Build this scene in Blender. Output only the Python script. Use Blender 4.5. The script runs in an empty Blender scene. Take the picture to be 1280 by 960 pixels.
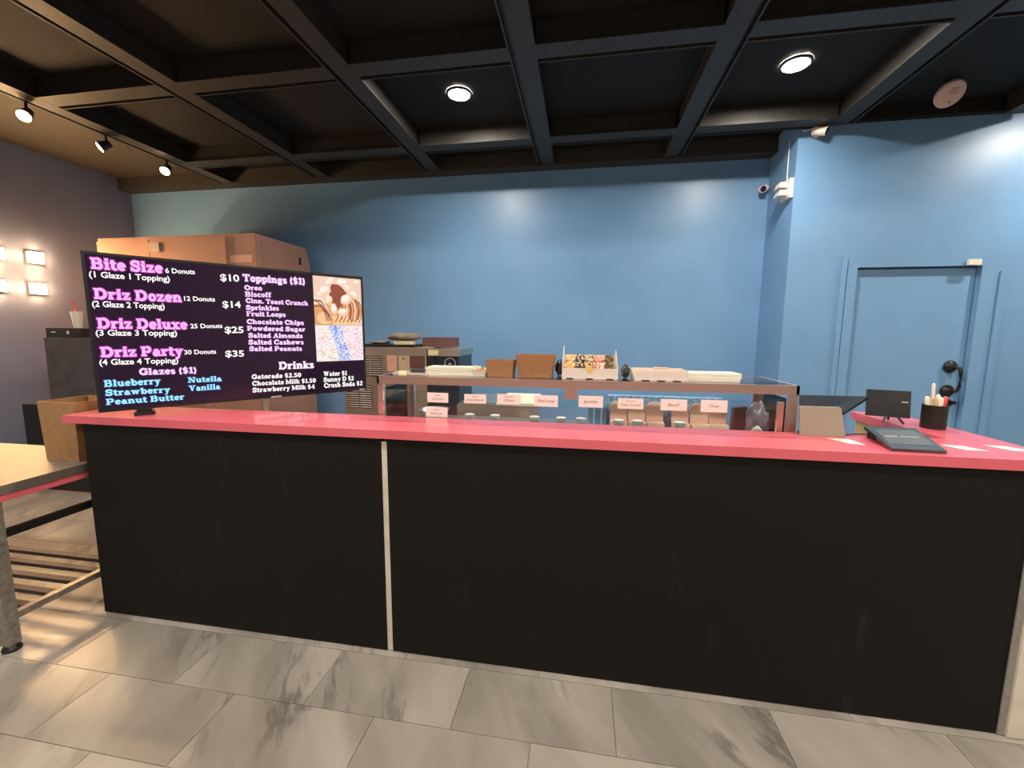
import bpy, bmesh, math, random
from mathutils import Vector, Matrix
random.seed(7)
PI = math.pi
SC = bpy.context.scene
COL = SC.collection

# ------------------------------------------------------------------ camera
def cam_axes(y, p, r):
    cy, sy = math.cos(y), math.sin(y); cp, sp = math.cos(p), math.sin(p); cr, sr = math.cos(r), math.sin(r)
    f = Vector((sy*cp, cy*cp, sp)); rt = Vector((cy, -sy, 0)); up = rt.cross(f)
    return cr*rt+sr*up, -sr*rt+cr*up, f
rt, up, fw = cam_axes(-.1636, -.122, .0062)
cd = bpy.data.cameras.new('camera'); cam = bpy.data.objects.new('camera', cd); COL.objects.link(cam)
cd.sensor_width = 36.0; cd.lens = 524.36/1280*36.0; cd.clip_start = .05
cam.matrix_world = Matrix(((rt.x, up.x, -fw.x, 2.083), (rt.y, up.y, -fw.y, -1.677), (rt.z, up.z, -fw.z, 1.480), (0, 0, 0, 1)))
SC.camera = cam

# ------------------------------------------------------------------ world, exposure
w = bpy.data.worlds.new('world'); SC.world = w; w.use_nodes = True
w.node_tree.nodes['Background'].inputs[0].default_value = (.8, .85, 1, 1)
w.node_tree.nodes['Background'].inputs[1].default_value = .02
SC.view_settings.view_transform = 'Standard'; SC.view_settings.look = 'None'
SC.view_settings.gamma = 1; SC.view_settings.use_curve_mapping = False
SC.view_settings.exposure = 0.0
LAMP_E = 760.0          # ceiling discs
LAMP_C = (1.0, .90, .78)
WARM_C = (1.0, .66, .36)
SPOT_W = 55.0
SQ_E = 340.0

# ------------------------------------------------------------------ materials
def mat(name, col, rough=.6, metal=0.0, emit=0.0, noise=0.0, nscale=20.0, bump=0.0, bscale=60.0, spec=.5, ecol=None, coat=0.0, alpha=None):
    m = bpy.data.materials.new(name); m.use_nodes = True
    nt = m.node_tree; b = nt.nodes['Principled BSDF']
    c = (*col, 1)
    b.inputs['Base Color'].default_value = c; b.inputs['Roughness'].default_value = rough
    b.inputs['Metallic'].default_value = metal; b.inputs['Specular IOR Level'].default_value = spec
    b.inputs['Coat Weight'].default_value = coat
    if emit:
        b.inputs['Emission Color'].default_value = (*(ecol or col), 1); b.inputs['Emission Strength'].default_value = emit
    tc = nt.nodes.new('ShaderNodeTexCoord')
    if noise:
        n = nt.nodes.new('ShaderNodeTexNoise'); n.inputs['Scale'].default_value = nscale; n.inputs['Detail'].default_value = 5
        nt.links.new(tc.outputs['Object'], n.inputs['Vector'])
        r = nt.nodes.new('ShaderNodeValToRGB')
        r.color_ramp.elements[0].position = .3; r.color_ramp.elements[1].position = .7
        r.color_ramp.elements[0].color = (*[max(0, x*(1-noise)) for x in col], 1)
        r.color_ramp.elements[1].color = (*[min(1, x*(1+noise)) for x in col], 1)
        nt.links.new(n.outputs[0], r.inputs[0]); nt.links.new(r.outputs[0], b.inputs['Base Color'])
    if bump:
        n = nt.nodes.new('ShaderNodeTexNoise'); n.inputs['Scale'].default_value = bscale; n.inputs['Detail'].default_value = 4
        nt.links.new(tc.outputs['Object'], n.inputs['Vector'])
        bp = nt.nodes.new('ShaderNodeBump'); bp.inputs['Strength'].default_value = bump; bp.inputs['Distance'].default_value = .004
        nt.links.new(n.outputs[0], bp.inputs['Height']); nt.links.new(bp.outputs[0], b.inputs['Normal'])
    if alpha is not None:
        b.inputs['Alpha'].default_value = alpha
    return m

def brushed(name, col, rough=.3, stretch=(1, 1, 60), var=.12, metal=1.0):
    m = mat(name, col, rough, metal); nt = m.node_tree; b = nt.nodes['Principled BSDF']
    tc = nt.nodes.new('ShaderNodeTexCoord'); mp = nt.nodes.new('ShaderNodeMapping'); mp.inputs['Scale'].default_value = stretch
    n = nt.nodes.new('ShaderNodeTexNoise'); n.inputs['Scale'].default_value = 6; n.inputs['Detail'].default_value = 6
    nt.links.new(tc.outputs['Object'], mp.inputs[0]); nt.links.new(mp.outputs[0], n.inputs['Vector'])
    mr = nt.nodes.new('ShaderNodeMapRange'); mr.inputs['To Min'].default_value = rough-var; mr.inputs['To Max'].default_value = rough+var
    nt.links.new(n.outputs[0], mr.inputs['Value']); nt.links.new(mr.outputs[0], b.inputs['Roughness'])
    bp = nt.nodes.new('ShaderNodeBump'); bp.inputs['Strength'].default_value = .03; bp.inputs['Distance'].default_value = .002
    nt.links.new(n.outputs[0], bp.inputs['Height']); nt.links.new(bp.outputs[0], b.inputs['Normal'])
    return m

def marble(name):
    m = mat(name, (.5, .47, .42), .32, spec=.45); nt = m.node_tree; b = nt.nodes['Principled BSDF']; N = nt.nodes; K = nt.links
    geo = N.new('ShaderNodeNewGeometry'); oi = N.new('ShaderNodeObjectInfo')
    mul = N.new('ShaderNodeMath'); mul.operation = 'MULTIPLY'; mul.inputs[1].default_value = 37.0
    K.new(oi.outputs['Random'], mul.inputs[0])
    cmb = N.new('ShaderNodeCombineXYZ'); K.new(mul.outputs[0], cmb.inputs[0]); K.new(mul.outputs[0], cmb.inputs[2])
    add = N.new('ShaderNodeVectorMath'); add.operation = 'ADD'; K.new(geo.outputs['Position'], add.inputs[0]); K.new(cmb.outputs[0], add.inputs[1])
    mp = N.new('ShaderNodeMapping'); mp.vector_type = 'TEXTURE'; mp.inputs['Rotation'].default_value = (0, 0, -1.04); mp.inputs['Scale'].default_value = (1.5, .42, 1.0)
    mp2 = N.new('ShaderNodeMapping'); mp2.vector_type = 'TEXTURE'; mp2.inputs['Rotation'].default_value = (0, 0, -1.08); mp2.inputs['Scale'].default_value = (1.7, .40, 1.0)
    K.new(add.outputs[0], mp.inputs[0]); K.new(add.outputs[0], mp2.inputs[0])
    n1 = N.new('ShaderNodeTexNoise'); n1.inputs['Scale'].default_value = 1.5; n1.inputs['Detail'].default_value = 5; n1.inputs['Distortion'].default_value = .5
    K.new(mp.outputs[0], n1.inputs['Vector'])
    r1 = N.new('ShaderNodeValToRGB'); e = r1.color_ramp.elements
    e[0].position = .36; e[0].color = (.235, .21, .178, 1); e[1].position = .64; e[1].color = (.375, .342, .295, 1)
    K.new(n1.outputs[0], r1.inputs[0])
    # dark ridged veins
    n2 = N.new('ShaderNodeTexNoise'); n2.inputs['Scale'].default_value = 1.1; n2.inputs['Detail'].default_value = 7; n2.inputs['Roughness'].default_value = .62; n2.inputs['Distortion'].default_value = .25
    K.new(mp2.outputs[0], n2.inputs['Vector'])
    s = N.new('ShaderNodeMath'); s.operation = 'SUBTRACT'; s.inputs[1].default_value = .5; K.new(n2.outputs[0], s.inputs[0])
    a = N.new('ShaderNodeMath'); a.operation = 'ABSOLUTE'; K.new(s.outputs[0], a.inputs[0])
    r2 = N.new('ShaderNodeValToRGB'); e = r2.color_ramp.elements
    e[0].position = .0; e[0].color = (.85, .85, .85, 1); e[1].position = .03; e[1].color = (0, 0, 0, 1)
    K.new(a.outputs[0], r2.inputs[0])
    n3 = N.new('ShaderNodeTexNoise'); n3.inputs['Scale'].default_value = 1.7; K.new(add.outputs[0], n3.inputs['Vector'])
    r3 = N.new('ShaderNodeValToRGB'); r3.color_ramp.elements[0].position = .47; r3.color_ramp.elements[1].position = .68
    K.new(n3.outputs[0], r3.inputs[0])
    mm = N.new('ShaderNodeMath'); mm.operation = 'MULTIPLY'; K.new(r2.outputs[0], mm.inputs[0]); K.new(r3.outputs[0], mm.inputs[1])
    mx = N.new('ShaderNodeMix'); mx.data_type = 'RGBA'; K.new(mm.outputs[0], mx.inputs['Factor']); K.new(r1.outputs[0], mx.inputs['A'])
    mx.inputs['B'].default_value = (.10, .09, .08, 1)
    K.new(mx.outputs['Result'], b.inputs['Base Color'])
    return m

def glass_mat(name, tint=(.9, .95, .95), refl=.10):
    m = bpy.data.materials.new(name); m.use_nodes = True; nt = m.node_tree; nt.nodes.clear()
    o = nt.nodes.new('ShaderNodeOutputMaterial'); mx = nt.nodes.new('ShaderNodeMixShader')
    t = nt.nodes.new('ShaderNodeBsdfTransparent'); t.inputs[0].default_value = (*tint, 1)
    g = nt.nodes.new('ShaderNodeBsdfGlossy'); g.inputs['Roughness'].default_value = .04; g.inputs[0].default_value = (1, 1, 1, 1)
    f = nt.nodes.new('ShaderNodeFresnel'); f.inputs[0].default_value = 1.28
    ad = nt.nodes.new('ShaderNodeMath'); ad.operation = 'ADD'; ad.inputs[1].default_value = refl*.1
    nt.links.new(f.outputs[0], ad.inputs[0]); nt.links.new(ad.outputs[0], mx.inputs[0])
    nt.links.new(t.outputs[0], mx.inputs[1]); nt.links.new(g.outputs[0], mx.inputs[2]); nt.links.new(mx.outputs[0], o.inputs[0])
    return m

def black_panel():
    m = mat('black_panel_paint', (.011, .0095, .0085), .6, spec=.15, bump=.25, bscale=160)
    nt = m.node_tree; b = nt.nodes['Principled BSDF']; N = nt.nodes; K = nt.links
    tc = N.new('ShaderNodeTexCoord'); mp = N.new('ShaderNodeMapping'); mp.inputs['Scale'].default_value = (9, 1, 1.6)
    n = N.new('ShaderNodeTexNoise'); n.inputs['Scale'].default_value = 1.3; n.inputs['Detail'].default_value = 8; n.inputs['Distortion'].default_value = 1.2
    K.new(tc.outputs['Object'], mp.inputs[0]); K.new(mp.outputs[0], n.inputs['Vector'])
    r = N.new('ShaderNodeValToRGB'); e = r.color_ramp.elements
    e[0].position = .66; e[0].color = (.011, .0095, .0085, 1); e[1].position = .82; e[1].color = (.03, .026, .023, 1)
    K.new(n.outputs[0], r.inputs[0]); K.new(r.outputs[0], b.inputs['Base Color'])
    return m

M = {}
M['blue'] = mat('blue_wall_paint', (.168, .335, .565), .38, noise=.04, nscale=2.5, bump=.12, bscale=90, spec=.5)
M['blue_door'] = mat('blue_door_paint', (.178, .350, .580), .35, noise=.03, nscale=4)
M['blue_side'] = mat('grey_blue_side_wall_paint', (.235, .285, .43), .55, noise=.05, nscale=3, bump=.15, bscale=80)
M['black_ceiling'] = mat('black_ceiling_paint', (.010, .009, .008), .75, noise=.25, nscale=30, bump=.4, bscale=120, spec=.3)
M['black_beam'] = mat('black_beam_paint', (.029, .026, .022), .5, noise=.2, nscale=30, bump=.3, bscale=150, spec=.4)
M['brown_ceiling'] = mat('dark_brown_ceiling_paint', (.035, .030, .025), .7, noise=.2, nscale=30, bump=.3, bscale=100)
M['lit_side_ceiling'] = mat('lit_brown_ceiling', (.055, .043, .031), .7, noise=.2, nscale=30, bump=.3, bscale=100)  # black ceiling lifted to brown, warm lamp glow put into the colour
M['marble'] = marble('marble_tile')
M['grout'] = mat('grey_grout', (.12, .11, .10), .9, noise=.2, nscale=80)
M['beige_wall'] = mat('beige_wall_paint', (.42, .39, .36), .7, noise=.05, nscale=3)
M['black_panel'] = black_panel()
M['pink'] = mat('pink_laminate', (.76, .135, .175), .28, noise=.05, nscale=5, spec=.7, coat=.35, bump=.05, bscale=40)
M['cream'] = mat('cream_trim_paint', (.74, .66, .56), .5, noise=.08, nscale=14)
M['grey_edge'] = mat('raw_grey_edge', (.30, .275, .24), .8, noise=.15, nscale=40)
M['wood'] = mat('bare_plywood', (.62, .47, .27), .65, noise=.12, nscale=9)
M['steel'] = brushed('brushed_stainless_steel', (.66, .62, .57), .32, (.4, 50, 50), .06)
M['steel_x'] = brushed('brushed_steel_tabletop', (.24, .20, .16), .6, (.5, 30, 4), .08, metal=.7)
M['steel_dark'] = brushed('dull_steel_machine', (.40, .32, .27), .5, (.5, 30, 30), .06, metal=.6)
M['steel_pink'] = brushed('brushed_steel_rail', (.78, .56, .50), .34, (.3, 60, 60), .04)
M['fridge'] = brushed('satin_cabinet_metal', (.46, .245, .175), .6, (2, 2, 30), .06, metal=.2)
M['tv'] = mat('black_tv_plastic', (.012, .012, .013), .35)
M['tv_screen'] = mat('tv_screen', (.010, .006, .012), .16, emit=.035, ecol=(.36, .10, .42), spec=.4)
M['t_pink'] = mat('screen_pink', (0, 0, 0), .5, emit=1.25, ecol=(1, .42, .93))
M['t_pink_o'] = mat('screen_magenta_edge', (0, 0, 0), .5, emit=.55, ecol=(.72, .02, .62))
M['t_lil'] = mat('screen_lilac', (0, 0, 0), .5, emit=1.15, ecol=(1, .66, 1))
M['t_lil_o'] = mat('screen_purple_edge', (0, 0, 0), .5, emit=.5, ecol=(.45, .12, .62))
M['t_white'] = mat('screen_white', (0, 0, 0), .5, emit=1.15, ecol=(1, .96, .93))
M['t_white_o'] = mat('screen_pink_edge', (0, 0, 0), .5, emit=.5, ecol=(.75, .25, .70))
M['t_blue'] = mat('screen_cyan', (0, 0, 0), .5, emit=1.1, ecol=(.36, .82, 1))
M['t_blue_o'] = mat('screen_blue_edge', (0, 0, 0), .5, emit=.5, ecol=(.02, .12, .62))
def em(name, c, s=1.0): return mat(name, (0, 0, 0), .5, emit=s, ecol=c)
M['p_bg'] = em('picture_cream', (.90, .62, .50)); M['p_do'] = em('picture_dough', (.78, .36, .13)); M['p_dk'] = em('picture_chocolate', (.30, .07, .035))
M['p_wh'] = em('picture_glaze', (1, .88, .78)); M['p_nut'] = em('picture_nut', (.95, .62, .45)); M['p_lt'] = em('picture_light_dough', (.95, .58, .30))
M['p_c1'] = em('picture_candy_pink', (.95, .62, .75)); M['p_c2'] = em('picture_candy_blue', (.20, .30, .85)); M['p_c3'] = em('picture_candy_white', (.98, .90, .88))
M['p_c4'] = em('picture_candy_dark', (.35, .16, .30)); M['p_c5'] = em('picture_candy_yellow', (.95, .86, .50)); M['p_c6'] = em('picture_candy_lightblue', (.5, .62, .98))
M['lamp'] = em('ceiling_lamp_glow', LAMP_C, LAMP_E)
M['bulb'] = em('warm_bulb_glow', (1, .66, .30), 28.0)
M['sq'] = em('warm_square_glow', (1, .60, .28), SQ_E)
M['white_plastic'] = mat('white_plastic', (.80, .74, .66), .4)
M['pinkish_plastic'] = mat('offwhite_alarm_plastic', (.62, .46, .42), .45)
M['black_plastic'] = mat('black_plastic', (.014, .013, .013), .35)
M['black_gloss'] = mat('black_gloss', (.01, .01, .010), .35, spec=.3)
M['black_metal'] = mat('black_metal', (.02, .018, .017), .4, .3)
M['grey_metal'] = mat('galvanised_metal', (.36, .32, .27), .5, .6, noise=.25, nscale=40)
M['slat_metal'] = mat('dull_slat_metal', (.075, .066, .062), .6, .5, noise=.2, nscale=40)
M['kraft'] = mat('kraft_cardboard', (.34, .165, .065), .8, noise=.1, nscale=60)
M['card_brown'] = mat('brown_cardboard', (.36, .20, .085), .85, noise=.12, nscale=30)
M['white_box'] = mat('white_cardboard', (.74, .62, .55), .7, noise=.04, nscale=30)
M['cream_box'] = mat('cream_cardboard', (.78, .72, .58), .7)
M['carton'] = mat('salmon_carton', (.95, .60, .46), .65, noise=.04, nscale=20)
M['card'] = mat('white_sign_card', (.86, .77, .72), .7)
M['ink'] = mat('brown_ink', (.14, .07, .06), .8)
M['ink_red'] = mat('red_ink', (.40, .08, .07), .8)
M['label_orange'] = mat('salmon_label_paper', (.80, .45, .32), .7); M['label_tan'] = mat('tan_label_paper', (.58, .42, .27), .7)
M['tan_stand'] = mat('beige_stand_plastic', (.34, .32, .25), .5)
M['dark_glass'] = mat('dark_display_glass', (.035, .045, .045), .13, spec=.6)
M['tray_face'] = mat('grey_sign_film', (.10, .11, .115), .25)
M['grey_txt'] = mat('pale_grey_print', (.38, .35, .38), .5)
M['paper'] = mat('white_paper', (.78, .72, .66), .8)
M['lid'] = mat('frosted_lid_plastic', (.90, .89, .84), .4); M['jar'] = mat('frosted_jar_plastic', (.70, .66, .60), .3)
M['cup_blue'] = mat('blue_paper_cup', (.16, .36, .55), .5)
M['wrap'] = mat('blue_patterned_wrap', (.22, .40, .62), .3, noise=.6, nscale=45)
M['bag'] = mat('cloudy_purple_bag', (.20, .15, .19), .22, noise=.5, nscale=22, bump=.8, bscale=14)
M['dark_bag'] = mat('dark_plastic_wrap', (.05, .052, .045), .15, noise=.6, nscale=40, bump=1, bscale=25)
M['grey_wrap'] = mat('grey_plastic_sheet', (.075, .062, .058), .3, noise=.3, nscale=9, bump=1, bscale=7)
M['pouch'] = mat('maroon_pouch', (.09, .03, .03), .4); M['foil'] = mat('crumpled_foil', (.7, .72, .74), .25, .9, bump=1, bscale=40)
M['maroon'] = mat('maroon_box_board', (.13, .055, .05), .6, noise=.2, nscale=8)
M['cloth'] = mat('grey_brown_cloth', (.17, .135, .10), .9, noise=.3, nscale=25, bump=.6, bscale=50)
M['bread'] = mat('pale_yellow_pack', (.80, .74, .42), .5)
M['navy'] = mat('navy_machine_panel', (.015, .022, .04), .25)
M['logo'] = mat('silver_print', (.55, .56, .60), .4)
M['steel_hole'] = mat('dark_slot', (.012, .010, .009), .8)
M['red'] = mat('red_marker', (.70, .07, .05), .4); M['tan'] = mat('tan_wood_stick', (.55, .36, .20), .6)
M['lens'] = mat('camera_lens', (.03, .008, .02), .08); M['purple'] = mat('violet_bracket', (.10, .08, .36), .5)
for k, c in dict(honey=(.78, .40, .12), choc=(.055, .026, .018), mixed=(.62, .44, .25), rasp=(.80, .24, .18), cocoa=(.12, .075, .035), dough=(.55, .30, .12),
                 b_white=(.85, .78, .62), b_gold=(.80, .50, .14), b_pink=(.85, .40, .34), b_green=(.30, .34, .12), b_brown=(.20, .11, .05)).items():
    M[k] = mat('food_'+k, c, .5)
M['glass'] = glass_mat('display_case_glass')

# ------------------------------------------------------------------ mesh helpers
class MB:
    def __init__(s): s.bm = bmesh.new(); s.mats = []; s.cur = 0
    def use(s, m):
        if m not in s.mats: s.mats.append(m)
        s.cur = s.mats.index(m); return s
    def _f(s, vs):
        try:
            f = s.bm.faces.new(vs); f.material_index = s.cur; return f
        except ValueError: return None
    def box(s, x0, x1, y0, y1, z0, z1, top=None, mx=None):
        """top=(dx0,dx1,dy0,dy1) offsets of the upper rectangle"""
        t = top or (0, 0, 0, 0)
        P = [(x0, y0, z0), (x1, y0, z0), (x1, y1, z0), (x0, y1, z0), (x0+t[0], y0+t[2], z1), (x1+t[1], y0+t[2], z1), (x1+t[1], y1+t[3], z1), (x0+t[0], y1+t[3], z1)]
        if mx is not None: P = [mx @ Vector(p) for p in P]
        v = [s.bm.verts.new(p) for p in P]
        for f in ((3, 2, 1, 0), (4, 5, 6, 7), (0, 1, 5, 4), (1, 2, 6, 5), (2, 3, 7, 6), (3, 0, 4, 7)): s._f([v[i] for i in f])
        return s
    def prism(s, pts, a, b, axis='y'):
        def P(u, v, t): return {'y': (u, t, v), 'x': (t, u, v), 'z': (u, v, t)}[axis]
        A = [s.bm.verts.new(P(u, v, a)) for u, v in pts]; B = [s.bm.verts.new(P(u, v, b)) for u, v in pts]
        s._f(A); s._f(B[::-1]); n = len(pts)
        for i in range(n): s._f([A[i], B[i], B[(i+1) % n], A[(i+1) % n]])
        return s
    def lathe(s, prof, c=(0, 0, 0), n=24, mx=None, cap=True):
        rings = []
        for r, z in prof:
            ring = []
            for i in range(n):
                a = 2*PI*i/n; p = Vector((r*math.cos(a), r*math.sin(a), z))
                if mx is not None: p = mx @ p
                ring.append(s.bm.verts.new(p+Vector(c)))
            rings.append(ring)
        for A, B in zip(rings, rings[1:]):
            for i in range(n): s._f([A[i], A[(i+1) % n], B[(i+1) % n], B[i]])
        if cap: s._f(rings[0][::-1]); s._f(rings[-1])
        return s
    def tube(s, pts, r, n=8):
        pts = [Vector(p) for p in pts]; rings = []
        for i, p in enumerate(pts):
            d = (pts[min(i+1, len(pts)-1)]-pts[max(i-1, 0)]).normalized()
            q = d.to_track_quat('Z', 'Y').to_matrix()
            rr = r[i] if isinstance(r, (list, tuple)) else r
            rings.append([s.bm.verts.new(p+q @ Vector((rr*math.cos(2*PI*k/n), rr*math.sin(2*PI*k/n), 0))) for k in range(n)])
        for A, B in zip(rings, rings[1:]):
            for i in range(n): s._f([A[i], A[(i+1) % n], B[(i+1) % n], B[i]])
        s._f(rings[0][::-1]); s._f(rings[-1]); return s
    def torus(s, c, R, r, n=18, m=9, mx=None, sz=1.0):
        G = []
        for i in range(n):
            a = 2*PI*i/n; row = []
            for j in range(m):
                b = 2*PI*j/m; p = Vector(((R+r*math.cos(b))*math.cos(a), (R+r*math.cos(b))*math.sin(a), r*math.sin(b)*sz))
                if mx is not None: p = mx @ p
                row.append(s.bm.verts.new(p+Vector(c)))
            G.append(row)
        for i in range(n):
            for j in range(m): s._f([G[i][j], G[(i+1) % n][j], G[(i+1) % n][(j+1) % m], G[i][(j+1) % m]])
        return s
    def poly(s, pts): s._f([s.bm.verts.new(p) for p in pts]); return s
    def build(s, name, m=None, parent=None, bevel=0.0, smooth=False, seg=2, **tags):
        if bevel:
            bmesh.ops.bevel(s.bm, geom=[e for e in s.bm.edges if len(e.link_faces) == 2 and e.calc_face_angle(0) > .5], offset=bevel, segments=seg, affect='EDGES', profile=.6)
        bmesh.ops.recalc_face_normals(s.bm, faces=s.bm.faces)
        me = bpy.data.meshes.new(name); s.bm.to_mesh(me); s.bm.free()
        if s.mats:
            for k in s.mats: me.materials.append(M[k])
        if m: me.materials.append(M[m])
        if smooth:
            for p in me.polygons: p.use_smooth = True
        o = bpy.data.objects.new(name, me); COL.objects.link(o); o.parent = parent
        for k, v in tags.items(): o[k] = v
        return o

def box(*a, **k): return MB().box(*a, **k)
def thing(name, label, cat, loc=(0, 0, 0), rz=0.0, group=None):
    o = bpy.data.objects.new(name, None); COL.objects.link(o); o.location = loc; o.rotation_euler = (0, 0, rz)
    o.empty_display_size = .05
    o['label'] = label; o['category'] = cat
    if group: o['group'] = group
    return o
def tag(o, label, cat, group=None):
    o['label'] = label; o['category'] = cat
    if group: o['group'] = group
    return o
def copy_tree(o, parent=None):
    c = o.copy(); COL.objects.link(c); c.parent = parent
    for ch in list(o.children): copy_tree(ch, c)
    return c
def move(o, x, y, z): o.location = (x, y, z); return o

# text: sans text turned to mesh, fitted to a box (x0,z0)-(x1) on local plane y
def text_mesh(body, bold=0.0, shear=0.0):
    cu = bpy.data.curves.new('txt', 'FONT'); cu.body = body; cu.offset = bold; cu.shear = shear; cu.size = 1; cu.resolution_u = 3
    ob = bpy.data.objects.new('txt', cu); COL.objects.link(ob)
    dg = bpy.context.evaluated_depsgraph_get(); me = bpy.data.meshes.new_from_object(ob.evaluated_get(dg))
    bpy.data.objects.remove(ob); bpy.data.curves.remove(cu)
    me.materials.clear()
    return me
def sans(name, body, x0, z0, x1, z1, cap, y, m, parent, bold=.02, shear=0.0, **tags):
    me = text_mesh(body, bold, shear)
    xs = [v.co.x for v in me.vertices]; lo, hi = min(xs), max(xs)
    W = math.hypot(x1-x0, z1-z0); ca, sa = (x1-x0)/W, (z1-z0)/W
    sx = W/(hi-lo); sy = cap/.70
    for v in me.vertices:
        u = (v.co.x-lo)*sx; t = v.co.y*sy
        v.co = (x0+u*ca-t*sa, y, z0+u*sa+t*ca)
    me.materials.append(M[m]); o = bpy.data.objects.new(name, me); COL.objects.link(o); o.parent = parent
    for k, v in tags.items(): o[k] = v
    return o

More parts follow.
